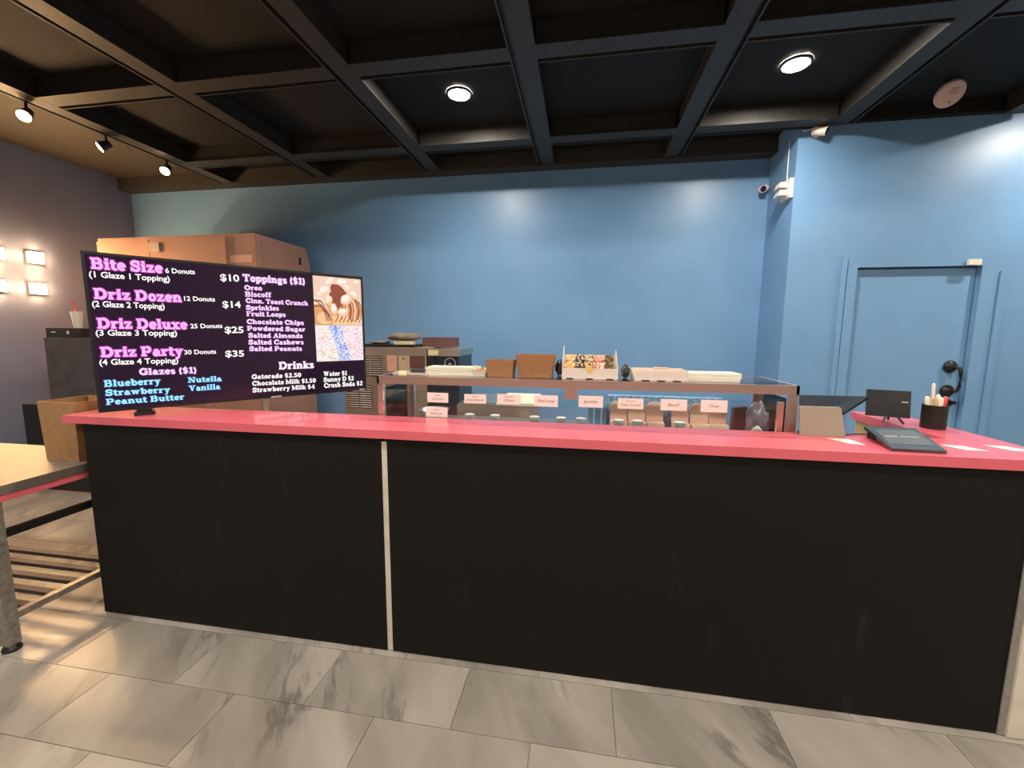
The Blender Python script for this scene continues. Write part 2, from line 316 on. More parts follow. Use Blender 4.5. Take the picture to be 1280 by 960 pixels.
# ---- a small slab-serif letter set drawn with strokes
def arc(cx, cy, rx, ry, a0, a1, n=9):
    return [(cx+rx*math.cos(math.radians(a0+(a1-a0)*i/n)), cy+ry*math.sin(math.radians(a0+(a1-a0)*i/n))) for i in range(n+1)]
T, H = .17, .085
CAP, XH, DS = .72, .50, -.19
def V(x, a, b): return (T, [(x, a), (x, b)])
def S(x0, x1, y): return (H, [(x0, y), (x1, y)])
top_, bot_ = CAP-H/2, H/2
xt = XH-H/2
def bowl(cx, cy=.25, r=.16, ry=.205): return (T*.85, arc(cx, cy, r, ry, 0, 360, 14))
G = {
 ' ': (.26, []), '.': (.24, [(T, [(.11, .02), (.11, .14)])]),
 'B': (.74, [V(.18, 0, CAP), S(.03, .42, top_), S(.03, .42, bot_), S(.18, .42, .38), (T*.9, arc(.40, .53, .16, .145, 90, -90)), (T*.9, arc(.42, .215, .18, .17, 90, -90))]),
 'D': (.80, [V(.18, 0, CAP), S(.03, .38, top_), S(.03, .38, bot_), (T, arc(.36, .36, .30, .31, 90, -90, 12))]),
 'P': (.72, [V(.18, 0, CAP), S(.03, .42, top_), S(.03, .34, bot_), (T*.9, arc(.40, .50, .18, .18, 90, -90)), S(.18, .42, .32)]),
 'S': (.64, [(T*.9, arc(.32, .53, .20, .145, 20, 270, 10)+arc(.32, .205, .20, .16, 90, -160, 10)), (H, [(.54, .44), (.54, .70)]), (H, [(.08, .02), (.08, .26)])]),
 'G': (.78, [(T, arc(.40, .36, .29, .31, 40, 320, 14)), V(.62, .02, .32), S(.46, .76, .33), (H, [(.64, .44), (.64, .70)])]),
 'C': (.72, [(T, arc(.40, .36, .29, .31, 40, 320, 14)), (H, [(.64, .44), (.64, .70)])]),
 'O': (.80, [(T, arc(.40, .36, .28, .30, 0, 360, 20))]),
 'N': (.82, [(H, [(.16, 0), (.16, CAP)]), (H, [(.66, 0), (.66, CAP)]), (T, [(.18, CAP), (.62, .02)]), S(.02, .28, top_), S(.02, .32, bot_), S(.52, .80, top_)]),
 'M': (.98, [(H, [(.14, 0), (.14, CAP)]), V(.80, 0, CAP), (T, [(.18, CAP), (.47, .06)]), (H, [(.47, .06), (.76, CAP)]), S(.02, .28, top_), S(.02, .28, bot_), S(.66, .96, top_), S(.66, .96, bot_)]),
 'A': (.80, [(H, [(.16, .02), (.38, CAP)]), (T, [(.40, CAP), (.62, .02)]), S(.22, .56, .24), S(.02, .30, bot_), S(.48, .78, bot_)]),
 'V': (.78, [(T, [(.20, CAP), (.40, .04)]), (H, [(.40, .04), (.60, CAP)]), S(.02, .36, top_), S(.48, .76, top_)]),
 'W': (1.04, [(T, [(.18, CAP), (.34, .04)]), (H, [(.34, .04), (.50, CAP)]), (T, [(.50, CAP), (.68, .04)]), (H, [(.68, .04), (.84, CAP)]), S(.02, .34, top_), S(.42, .6, top_), S(.72, 1.0, top_)]),
 'T': (.72, [V(.36, 0, CAP), S(.05, .67, top_), S(.22, .50, bot_), (H, [(.08, .52), (.08, CAP)]), (H, [(.64, .52), (.64, CAP)])]),
 'F': (.66, [V(.18, 0, CAP), S(.03, .60, top_), S(.03, .34, bot_), S(.18, .46, .38), (H, [(.58, .52), (.58, CAP)])]),
 'L': (.66, [V(.18, 0, CAP), S(.03, .34, top_), S(.03, .60, bot_), (H, [(.58, 0), (.58, .22)])]),
 'a': (.56, [(T*.8, arc(.23, .17, .13, .13, 0, 360, 10)), V(.38, .02, .36), (T*.7, arc(.26, .33, .12, .13, 0, 160, 6)), S(.38, .54, bot_)]),
 'b': (.58, [V(.15, 0, CAP), bowl(.33), S(.02, .15, top_)]),
 'c': (.50, [(T*.9, arc(.28, .25, .17, .205, 45, 320, 12))]),
 'd': (.60, [V(.42, 0, CAP), bowl(.25), S(.30, .42, top_), S(.42, .58, bot_)]),
 'e': (.52, [(T*.85, arc(.27, .25, .17, .205, 0, 320, 12)), S(.12, .44, .26)]),
 'f': (.40, [V(.18, 0, .56), (T*.7, arc(.30, .56, .12, .12, 180, 50, 6)), S(.03, .38, xt), S(.04, .34, bot_)]),
 'g': (.56, [(T*.8, arc(.25, .30, .14, .15, 0, 360, 10)), (H, [(.34, .42), (.50, .48)]), (T*.75, arc(.26, -.05, .17, .09, 0, 360, 12)), (H, [(.16, .16), (.20, .03)])]),
 'h': (.64, [V(.16, 0, CAP), (T*.9, arc(.32, .30, .15, .15, 150, 0, 6)+[(.47, .02)]), S(.02, .16, top_), S(.03, .29, bot_), S(.37, .60, bot_)]),
 'i': (.34, [V(.17, 0, XH), S(.03, .17, xt), S(.03, .31, bot_), (T, [(.17, .58), (.17, .72)])]),
 'k': (.62, [V(.16, 0, CAP), (H, [(.20, .22), (.46, .46)]), (T*.9, [(.28, .28), (.46, .03)]), S(.02, .16, top_), S(.03, .29, bot_), S(.38, .60, xt), S(.36, .62, bot_)]),
 'l': (.34, [V(.17, 0, CAP), S(.03, .17, top_), S(.03, .31, bot_)]),
 'm': (.94, [V(.15, 0, XH), (T*.85, arc(.30, .30, .14, .15, 150, 0, 6)+[(.44, .02)]), (T*.85, arc(.60, .30, .15, .15, 150, 0, 6)+[(.75, .02)]), S(.02, .15, xt), S(.03, .28, bot_), S(.36, .54, bot_), S(.66, .90, bot_)]),
 'n': (.64, [V(.16, 0, XH), (T*.9, arc(.32, .30, .15, .15, 150, 0, 6)+[(.47, .02)]), S(.02, .16, xt), S(.03, .29, bot_), S(.37, .60, bot_)]),
 'o': (.54, [bowl(.27, .25, .165)]),
 'p': (.60, [V(.16, DS, XH), bowl(.34), S(.02, .16, xt), S(.03, .29, DS+H/2)]),
 'r': (.48, [V(.16, 0, XH), (T*.8, arc(.34, .30, .14, .14, 150, 50, 5)), S(.02, .16, xt), S(.03, .31, bot_)]),
 's': (.46, [(T*.75, arc(.23, .36, .14, .09, 20, 270, 8)+arc(.23, .14, .14, .10, 90, -160, 8))]),
 't': (.40, [V(.17, .08, .64), S(.03, .36, xt), (T*.7, arc(.28, .12, .11, .09, 180, 330, 5))]),
 'u': (.64, [(T*.9, [(.16, XH), (.16, .2)]+arc(.31, .2, .15, .15, 180, 330, 6)), V(.46, 0, XH), S(.02, .16, xt), S(.34, .46, xt), S(.46, .62, bot_)]),
 'w': (.84, [(T*.9, [(.15, XH), (.28, .04)]), (H, [(.28, .04), (.40, XH)]), (T*.9, [(.42, XH), (.55, .04)]), (H, [(.55, .04), (.68, XH)]), S(.02, .28, xt), S(.58, .80, xt)]),
 'x': (.62, [(T, [(.14, XH), (.46, .02)]), (H, [(.14, .02), (.46, XH)]), S(.02, .28, xt), S(.36, .60, xt), S(.02, .26, bot_), S(.34, .60, bot_)]),
 'y': (.60, [(T*.9, [(.14, XH), (.31, .06)]), (H*1.2, [(.46, XH), (.24, DS), (.10, DS)]), S(.02, .28, xt), S(.36, .58, xt)]),
 'z': (.52, [S(.05, .46, xt), S(.05, .47, bot_), (T*.8, [(.40, XH-.03), (.12, .03)]), (H, [(.08, .34), (.08, XH)]), (H, [(.44, 0), (.44, .17)])]),
 '$': (.60, [(T*.85, arc(.30, .50, .17, .12, 20, 270, 10)+arc(.30, .22, .17, .14, 90, -160, 10)), (H*.9, [(.30, -.08), (.30, .80)])]),
 '(': (.36, [(T*.8, arc(.38, .30, .22, .44, 120, 240, 8))]), ')': (.36, [(T*.8, arc(-.02, .30, .22, .44, -60, 60, 8))]),
 '0': (.60, [(T, arc(.30, .36, .18, .29, 0, 360, 16))]), '1': (.44, [V(.24, 0, CAP), S(.06, .42, bot_), (H, [(.06, .58), (.24, .68)])]),
 '2': (.58, [(T*.85, arc(.28, .52, .17, .14, 160, -20, 8)+[(.12, .06)]), (T*.8, [(.06, .06), (.52, .06)])]),
 '4': (.62, [V(.42, 0, CAP), (H, [(.42, .70), (.08, .24), (.58, .24)]), S(.28, .58, bot_)]),
 '5': (.58, [(H*1.2, [(.50, .67), (.14, .67), (.14, .42)]), (T*.85, arc(.27, .24, .18, .18, 120, -160, 10))]),
}
def strokes(mb, body, x0, z0, x1, z1, cap, y, o=0.0):
    adv = sum(G[c][0] for c in body); W = math.hypot(x1-x0, z1-z0); ca, sa = (x1-x0)/W, (z1-z0)/W
    sx = W/adv; sy = cap/CAP
    def P(u, t): return Vector((x0+u*sx*ca-t*sy*sa, y, z0+u*sx*sa+t*sy*ca))
    cx = 0.0
    for ch in body:
        a, sts = G[ch]
        for wd, pts in sts:
            hw = wd/2+o/max(sy, 1e-6)*1.0
            pts = [Vector((p[0]+cx, p[1])) for p in pts]
            for i in range(len(pts)-1):
                p, q = pts[i], pts[i+1]; d = (q-p)
                if d.length < 1e-6: continue
                d.normalize(); n = Vector((-d.y, d.x))*hw
                e0 = d*(o/sy if i == 0 else hw*.25); e1 = d*(o/sy if i == len(pts)-2 else hw*.25)
                mb.poly([P(*(p-e0-n)), P(*(q+e1-n)), P(*(q+e1+n)), P(*(p-e0+n))])
        cx += a
    return mb

# ------------------------------------------------------------------ THE SETTING
ZC, ZB = 3.31, 3.17
XL, XR, YF, YB, YD, XJ = -3.51, 7.5, -6.0, 2.95, 2.42, 3.835
st = dict(kind='structure')
floor = box(XL-.1, XR+.1, YF-.1, YB+.1, -.12, -.004).build('floor', 'grout', **st)
TW, TD, X0, Y0 = .61, .295, -.1986, -.0326
tile_me = None
for r_ in range(-5, 10):
    yy = Y0+r_*TD
    off = X0 if r_ % 2 == 1 or r_ == -1 else X0+TW/2
    if r_ % 2 == 0: off = X0+TW/2
    for c in range(-6, 9):
        xx = off+c*TW
        if xx < XL or yy+TD > YB or (xx+TW > XJ and yy+TD > YD): continue
        if tile_me is None:
            t = box(.0012, TW-.0012, .0012, TD-.0012, -.006, 0).build('tile', 'marble', floor); tile_me = t.data
        else:
            t = bpy.data.objects.new('tile', tile_me); COL.objects.link(t); t.parent = floor
        t.location = (xx, yy, 0)
# the rest of the floor behind the camera
fb = box(XL, XR, YF, Y0-5*TD-.002, -.006, 0).build('far_tiles', 'marble', floor)
fb2 = box(5.0, XR, Y0-5*TD, YD, -.006, 0).build('far_tiles', 'marble', floor)

box(XL-.1, XJ, YB, YB+.1, 0, ZC).build('wall_back', 'blue', **st)
box(XJ, XJ+.1, YD+.1205, YB+.1, 0, ZC).build('wall_return', 'blue', **st)
DX0, DX1, DZ = 4.383, 5.292, 2.048
wd = MB(); wd.box(XJ, DX0, YD, YD+.12, 0, ZC); wd.box(DX1, XR, YD, YD+.12, 0, ZC); wd.box(DX0, DX1, YD, YD+.12, DZ, ZC)
wd.build('wall_door', 'blue', **st)
box(XL-.1, XL, YF, YB, 0, ZC).build('wall_left', 'blue_side', **st)
box(XR, XR+.1, YF, YD, 0, ZC).build('wall_right', 'beige_wall', **st)
box(XL, XR, YF-.1, YF, 0, ZC).build('wall_front', 'beige_wall', **st)

ceil = box(XL-.1, XR+.1, YF-.1, YB+.1, ZC, ZC+.1).build('ceiling', 'black_ceiling', **st)
# soffits along the walls
XB_ = [-1.98]
box(XL+.001, XB_[0]-.11, YF+.01, 2.799, ZC-.012, ZC-.001).build('side_panel', 'lit_side_ceiling', ceil)  # thin sheet carrying the warm glow on the left ceiling as colour
box(XL, XJ-.001, 2.80, YB-.001, 3.163, ZC-.001).build('soffit', 'brown_ceiling', ceil)
box(XJ-.001, XR, YD-.06, YD-.001, 3.205, ZC-.001).build('soffit', 'black_ceiling', ceil)
XB = [-1.98, -.78, .50, 1.70, 2.88, 4.09, 5.30, 6.50]
YBm = [2.27, 1.08, -.12, -1.32, -2.52, -3.72, -4.92]
def beam_x(x, y0, y1, side):
    mb = MB(); mb.box(x-.065, x+.065, y0, y1, ZB, ZB+.012); mb.box(x-.05, x+.05, y0, y1, ZB+.012, ZC-.001)
    a, b = sorted((x+side*.05, x+side*.105)); mb.box(a, b, y0, y1, ZB+.03, ZC-.001)
    a, b = sorted((x+side*.095, x+side*.107)); mb.box(a, b, y0, y1, ZB, ZB+.03)
    return mb
for x in XB:
    beam_x(x, YF+.01, 2.79 if x < XJ else YD-.07, -1 if x < 2 else 1).build('beam', 'black_beam', ceil)
for y in YBm:
    for i in range(len(XB) if y < 2 else 5):
        x0 = XB[i]; x1 = XB[i+1] if i+1 < len(XB) else XR
        mb = MB(); a, b = x0+(.108 if x0 > 2 else .066), x1-(.066 if x1 > 2 else .108)
        mb.box(a, b, y-.065, y+.065, ZB, ZB+.012); mb.box(a, b, y-.05, y+.05, ZB+.012, ZC-.001)
        mb.box(a, b, y+.05, y+.105, ZB+.03, ZC-.001); mb.box(a, b, y+.095, y+.107, ZB, ZB+.03)
        mb.build('cross_beam', 'black_beam', ceil)

# door
door = thing('door_1', 'x', 'x'); del door['label']; del door['category']; door['kind'] = 'structure'
box(DX0+.006, DX1-.006, YD+.045, YD+.09, .005, DZ-.01).build('door_leaf', 'blue_door', door)
fr = MB(); fr.box(DX0-.075, DX0-.001, YD-.004, YD-.0005, 0, DZ+.001); fr.box(DX1+.001, DX1+.09, YD-.004, YD-.0005, 0, DZ+.001)
fr.build('door_frame', 'blue_door', door, bevel=.003)
for z in (1.72, 1.05, .3):
    MB().lathe([(.008, 0), (.008, .1)], (DX0+.004, YD+.036, z), 10).build('hinge', 'blue_door', door)
hd = MB()
ry = Matrix.Rotation(PI/2, 3, 'X')
for z in (1.215, 1.005): hd.lathe([(.046, 0), (.054, .012), (.042, .03), (.02, .045)], (5.185, YD+.043, z), 20, mx=ry)
hd.tube([(5.185, YD+.01, 1.215), (5.215, YD-.02, 1.21), (5.222, YD-.03, 1.17), (5.222, YD-.03, 1.05), (5.215, YD-.02, 1.01), (5.185, YD+.01, 1.005)], .014, 10)
hd.build('pull_handle', 'black_metal', door, smooth=True, label='black round ended pull handle')
lk = MB(); lk.lathe([(.044, 0), (.042, .014), (.03, .03)], (5.19, YD+.043, .895), 20, mx=ry); lk.box(5.205, 5.235, YD-.01, YD+.02, .895, .925)
lk.build('deadbolt', 'black_metal', door, label='black round deadbolt')
box(4.255, 4.295, YD-.016, YD-.001, 0, 2.14).build('trim_1', 'blue', **st)
box(5.42, 5.47, YD-.014, YD-.001, 0, 2.0).build('trim_2', 'blue', **st)

# ------------------------------------------------------------------ ceiling lamps
def ceiling_lamp(x, y, label):
    t = thing('ceiling_light', label, 'ceiling light', (x, y, ZC), 0, 'round ceiling lamps')
    MB().lathe([(.098, -.001), (.098, -.012), (.082, -.016), (.080, -.008)], (0, 0, 0), 32, cap=False).build('trim_ring', 'black_beam', t)
    MB().lathe([(.079, -.003), (.079, -.009), (.06, -.013)], (0, 0, 0), 32).build('diffuser', 'lamp', t)
    return t
ceiling_lamp(1.10, 1.69, 'round glowing ceiling lamp above the middle of the counter, left of two')
ceiling_lamp(3.47, 1.69, 'round glowing ceiling lamp above the right end of the counter, right of two')
OUT = [(5.90, 1.69, 'round ceiling lamp right of the blue door, outside the photo'), (-1.38, -.72, 'added unseen round ceiling lamp over the customer side, whitening the left wall'),  # the lamp at far left is added out of view to whiten the left wall
       (1.10, -.72, 'round ceiling lamp over the customer side facing the white seam strip'), (3.47, -.72, 'round ceiling lamp over the customer side facing the pale end post'),
       (5.90, -.72, 'round ceiling lamp over the customer side right of the pale end post'), (-1.38, -3.12, 'round ceiling lamp in the far rear row, leftmost'),
       (1.10, -3.12, 'round ceiling lamp in the far rear row, second from left'), (3.47, -3.12, 'round ceiling lamp in the far rear row, third from left'), (5.90, -3.12, 'round ceiling lamp in the far rear row, rightmost')]
for x, y, lb in OUT:
    ceiling_lamp(x, y, lb)

# ------------------------------------------------------------------ track lights
def track_head(y, label, aim, pw=1.0):
    t = thing('track_spotlight', label, 'spotlight', (-2.081, y, ZB), 0, 'spotlights on the left beam')
    a = Vector(aim).normalized(); q = a.to_track_quat('Z', 'Y').to_matrix()
    MB().tube([(0, 0, -.0005), (0, 0, -.055)], .009, 8).build('stem', 'black_metal', t)
    c = Vector((0, 0, -.075))
    MB().lathe([(.018, -.035), (.030, -.03), (.034, .0), (.046, .045), (.046, .055)], c, 20, mx=q, cap=True).build('lamp_housing', 'black_metal', t, smooth=False)
    MB().lathe([(.041, .0555), (.030, .062), (.012, .066)], c, 20, mx=q).build('bulb', 'bulb', t)
    l = bpy.data.lights.new('warm_spot', 'SPOT'); l.energy = SPOT_W*pw; l.color = WARM_C; l.spot_size = math.radians(100); l.spot_blend = .6; l.shadow_soft_size = .025
    lo = bpy.data.objects.new('warm_spot', l); COL.objects.link(lo); lo.parent = t
    lo.location = c+a*.075; lo.rotation_euler = a.to_track_quat('-Z', 'Y').to_euler()
    return t
track_head(1.06, 'lit black spotlight on the left ceiling beam, third from the back wall', (.45, -.75, -.8))
track_head(1.60, 'lit black spotlight on the left ceiling beam, second from the back wall', (-.55, -.6, -.55), .7)
track_head(2.15, 'lit black spotlight on the left ceiling beam, nearest the back wall', (.25, -.75, -.7))
track_head(.52, 'black spotlight at the left edge of the picture on the ceiling beam', (.3, -.75, -.75))

# glowing squares on the left wall
def wall_square(y, z, label):
    t = thing('wall_lamp', label, 'wall lamp', (XL, y, z), 0, 'glowing square lamps on the left wall')
    box(.0005, .03, -.064, .064, -.056, .056).build('lamp_housing', 'white_plastic', t, bevel=.006)
    box(.0305, .042, -.056, .056, -.048, .048).build('diffuser', 'sq', t, bevel=.005)
wall_square(1.905, 2.215, 'warm glowing square lamp on left wall, upper right of the group')
wall_square(1.895, 1.90, 'warm glowing square lamp on left wall, lower right of the group')
wall_square(1.60, 2.21, 'warm glowing square lamp cut by the left photo edge, upper')
wall_square(1.585, 1.90, 'warm glowing square lamp cut by the left photo edge, lower')
for y_, z_, l_ in ((1.29, 2.205, 'upper'), (1.275, 1.90, 'lower')):
    wall_square(y_, z_, 'warm glowing square lamp just outside the left photo edge, '+l_)

# ------------------------------------------------------------------ counter
CZ0, CZ = 1.018, 1.056
ct = thing('service_counter', 'long black panelled service counter with white seam strip and pale end post', 'counter', (0, 0, 0))
box(-.367, 1.224, 0, .03, .004, CZ0-.001).build('front_panel', 'black_panel', ct, bevel=.002)
box(1.252, 3.648, 0, .03, .004, CZ0-.001).build('front_panel', 'black_panel', ct, bevel=.002)
sp = MB()
zs = [i*.04 for i in range(26)]
for i in range(len(zs)-1):
    a, b = zs[i], min(zs[i+1], CZ0-.001)
    x1a, x1b = 1.251+random.uniform(-.0015, .0015), 1.251+random.uniform(-.0015, .0015)
    sp.box(1.2245, x1a, .004, .03, a+.004*(i == 0), b, top=(0, x1b-x1a, 0, 0))
sp.build('seam_strip', 'cream', ct, label='narrow white strip with a ragged edge')
box(3.6485, 3.672, -.004, .03, .004, CZ0-.001).build('edge_strip', 'grey_edge', ct)
box(3.6725, 3.765, -.012, .285, .004, CZ0-.001).build('end_post', 'cream', ct, bevel=.003)
box(-.367, -.347, .0305, .28, .004, CZ0-.001).build('side_panel', 'black_panel', ct)
box(-.346, 3.672, .26, .28, .004, CZ0-.001).build('back_panel', 'wood', ct)
box(3.60, 3.74, .286, .90, .004, CZ0-.001).build('return_panel', 'wood', ct, label='bare plywood return wall')
tp = MB(); pts = [(-.47, -.012), (3.775, -.012), (3.775, .93), (3.57, .90), (3.57, .288), (-.47, .288)]
tp.prism(pts, CZ0, CZ, 'z')
tag(tp.build('countertop', 'pink', bevel=.003), 'long pink L-shaped countertop on the black counter', 'countertop')

# ------------------------------------------------------------------ television
TVW, TVH = 1.316, .756
tv = thing('menu_television', 'large black menu television standing angled on the left end of the counter', 'television', (-.196, -.046, 1.085), .888)
fm = MB(); b_ = .012
fm.box(0, TVW, .0, .035, 0, b_); fm.box(0, TVW, .0, .035, TVH-b_, TVH); fm.box(0, b_, .0, .035, b_, TVH-b_); fm.box(TVW-b_, TVW, .0, .035, b_, TVH-b_)
fm.build('bezel', 'tv', tv)
box(b_, TVW-b_, .006, .03, b_, TVH-b_).build('back_cover', 'tv', tv)
scr = box(b_, TVW-b_, .0035, .0058, b_, TVH-b_).build('screen', 'tv_screen', tv)
fo = MB(); fo.box(.135, .195, .0, .03, -.012, -.0005); fo.box(.125, .205, -.02, .10, -.028, -.012); fo.build('foot', 'tv', tv)
for u in (.44, .711):
    box(u-.014, u+.014, .0355, .06, -1.084, .3).build('stand_post', 'steel', tv)
box(.3, .85, .06, .075, -.1+.2, .25).build('mount_rail', 'tv', tv)
for u0, u1 in ((.735, .79), (TVW-.05, TVW-.012)):
    box(u0, u1, -.0015, -.0002, .002, .009).build('sticker', 'logo', tv)
YT = .0030
LINES = [
('h', 'Bite Size', 0.029, 0.679, 0.289, 0.683, 0.05), ('h', 'Driz Dozen', 0.028, 0.541, 0.355, 0.542, 0.048),
('h', 'Driz Deluxe', 0.028, 0.403, 0.368, 0.403, 0.048), ('h', 'Driz Party', 0.028, 0.267, 0.341, 0.266, 0.047),
('s', '(1 Glaze 1 Topping)', 0.02, 0.640, 0.313, 0.643, 0.027), ('s', '6 Donuts', 0.298, 0.685, 0.419, 0.69, 0.024),
('s', '$10', 0.528, 0.666, 0.616, 0.668, 0.036), ('s', '(2 Glaze 2 Topping)', 0.019, 0.504, 0.282, 0.504, 0.027),
('s', '12 Donuts', 0.364, 0.55, 0.497, 0.553, 0.023), ('s', '$14', 0.529, 0.522, 0.614, 0.524, 0.035),
('s', '(3 Glaze 3 Topping)', 0.02, 0.369, 0.322, 0.369, 0.027), ('s', '25 Donuts', 0.38, 0.407, 0.521, 0.411, 0.023),
('s', '$25', 0.53, 0.383, 0.619, 0.384, 0.035), ('s', '(4 Glaze 4 Topping)', 0.021, 0.229, 0.317, 0.227, 0.027),
('s', '30 Donuts', 0.345, 0.27, 0.483, 0.271, 0.023), ('s', '$35', 0.524, 0.252, 0.613, 0.251, 0.034),
('g', 'Glazes ($1)', 0.159, 0.173, 0.392, 0.169, 0.032), ('b', 'Blueberry', 0.028, 0.123, 0.239, 0.122, 0.032),
('b', 'Strawberry', 0.029, 0.079, 0.274, 0.075, 0.030), ('b', 'Peanut Butter', 0.028, 0.035, 0.329, 0.032, 0.029),
('b', 'Nutella', 0.349, 0.12, 0.499, 0.118, 0.028), ('b', 'Vanilla', 0.35, 0.074, 0.49, 0.074, 0.029),
('t', 'Toppings ($1)', 0.632, 0.672, 0.96, 0.678, 0.038), ('l', 'Oreo', 0.637, 0.624, 0.726, 0.627, 0.026),
('l', 'Biscoff', 0.638, 0.588, 0.769, 0.591, 0.027), ('l', 'Cinn. Toast Crunch', 0.639, 0.553, 0.969, 0.553, 0.026),
('l', 'Sprinkles', 0.638, 0.514, 0.806, 0.516, 0.026), ('l', 'Fruit Loops', 0.638, 0.479, 0.84, 0.48, 0.026),
('l', 'Chocolate Chips', 0.637, 0.435, 0.939, 0.434, 0.026), ('l', 'Powdered Sugar', 0.636, 0.397, 0.945, 0.394, 0.026),
('l', 'Salted Almonds', 0.64, 0.357, 0.928, 0.354, 0.026), ('l', 'Salted Cashews', 0.638, 0.318, 0.932, 0.315, 0.027),
('l', 'Salted Peanuts', 0.64, 0.281, 0.92, 0.276, 0.026), ('d', 'Drinks', 0.785, 0.168, 0.985, 0.166, 0.043),
('w', 'Gatorade $2.50', 0.642, 0.119, 0.908, 0.114, 0.026), ('w', 'Chocolate Milk $1.50', 0.642, 0.08, 0.992, 0.074, 0.026),
('w', 'Strawberry Milk $4', 0.641, 0.041, 0.983, 0.036, 0.026), ('w', 'Water $1', 1.038, 0.111, 1.189, 0.108, 0.028),
('w', 'Sunny D $2', 1.037, 0.073, 1.233, 0.071, 0.028), ('w', 'Crush Soda $2', 1.038, 0.035, 1.291, 0.033, 0.029)]
STY = dict(h=('t_pink', 't_pink_o', .0048), t=('t_lil', 't_lil_o', .0035), l=('t_lil', 't_lil_o', .0022), g=('t_lil', 't_lil_o', .003),
           b=('t_blue', 't_blue_o', .0026), d=('t_white', 't_white_o', .0026), w=('t_white', None, 0))
for k, s_, x0, z0, x1, z1, cap in LINES:
    if k == 's':
        sans('menu_text', s_, x0, z0, x1, z1, cap, YT, 't_white', scr, bold=.022)
        continue
    m1, m2, o_ = STY[k]
    mb = MB()
    if m2: strokes(mb.use(m2), s_, x0, z0, x1, z1, cap, YT+.0003, o_)
    strokes(mb.use(m1), s_, x0, z0, x1, z1, cap, YT, .0011 if k in 'ht' else .0004)
    mb.build('menu_text', None, scr)
# pictures on the screen: donuts above, candy pieces below
PX0, PX1, PZ0, PZM, PZ1 = 1.003, TVW-b_-.001, .205, .436, .738
pic = MB(); pic.use('p_bg').poly([(PX0, YT, PZM), (PX1, YT, PZM), (PX1, YT, PZ1), (PX0, YT, PZ1)])
def inpic(u, v): return (max(PX0, min(PX1, PX0+u*(PX1-PX0))), max(PZM, min(PZ1, PZM+v*(PZ1-PZM))))
def blob(m, u, v, ru, rv, d, rot=0, n=16, jit=0.0, a0=0, a1=360):
    pts = []
    for i in range(n):
        a = math.radians(a0+(a1-a0)*i/(n if a1-a0 == 360 else n-1)); rr = 1+random.uniform(-jit, jit)
        x, y = ru*math.cos(a)*rr, rv*math.sin(a)*rr
        X, Z = inpic(u+x*math.cos(rot)-y*math.sin(rot), v+x*math.sin(rot)+y*math.cos(rot)); pts.append((X, YT-d, Z))
    pic.use(m).poly(pts)
def stroke_pic(m, pts, wd, d):
    for (u0, v0), (u1, v1) in zip(pts, pts[1:]):
        L_ = math.hypot(u1-u0, v1-v0); nx, ny = -(v1-v0)/L_*wd, (u1-u0)/L_*wd
        q = [inpic(u0-nx, v0-ny), inpic(u1-nx, v1-ny), inpic(u1+nx, v1+ny), inpic(u0+nx, v0+ny)]
        pic.use(m).poly([(x, YT-d, z) for x, z in q])
blob('p_lt', .14, .20, .38, .34, .0002); blob('p_do', .15, .20, .30, .26, .00025); blob('p_lt', .20, .14, .16, .13, .0003)
blob('p_lt', .66, .32, .36, .33, .0002); blob('p_do', .68, .34, .32, .28, .00025); blob('p_lt', .52, .12, .22, .10, .0003)
blob('p_dk', .50, .66, .17, .22, .00035, .6, jit=.1); blob('p_dk', .46, .48, .10, .12, .00035, .3, jit=.1)
for i in range(6):
    t0 = .50+i*.09
    stroke_pic('p_wh' if i % 2 else 'p_dk', [(t0, .60-i*.01), (t0+.06, .48), (t0+.09, .32), (t0+.05, .12)], .012, .0004)
for i in range(4):
    stroke_pic('p_dk' if i % 2 else 'p_wh', [(.0, .56-i*.06), (.14, .54-i*.05), (.26, .34-i*.03), (.33, .12)], .014, .0004)
for i in range(7):
    a0 = .42+i*.085
    stroke_pic('p_dk', [(a0, .62-i*.015), (a0+.045, .50-i*.01), (a0+.07, .34), (a0+.05, .16), (a0-.01, .06)], .009, .00045)
for i in range(5):
    stroke_pic('p_dk', [(.02+i*.03, .50-i*.02), (.12+i*.03, .42-i*.03), (.20+i*.03, .26-i*.02), (.24+i*.03, .08)], .008, .00045)
for u, v, ru, rv, rot in ((.22, .72, .13, .10, .3), (.34, .90, .14, .07, .7), (.60, .90, .14, .08, 0), (.66, .55, .13, .11, .6), (.40, .34, .07, .12, .1), (.58, .28, .11, .08, .2), (.84, .66, .11, .07, -.6), (.70, .80, .09, .05, -.7), (.30, .52, .09, .07, .9), (.12, .62, .08, .06, .4), (.90, .92, .08, .05, .3)):
    blob('p_nut', u, v, ru, rv, .0005, rot, 10, .12); blob('p_wh', u-.01, v+.02, ru*.72, rv*.66, .0006, rot, 10, .15)
pic.use('p_c3').poly([(PX0, YT, PZ0), (PX1, YT, PZ0), (PX1, YT, PZM-.002), (PX0, YT, PZM-.002)])
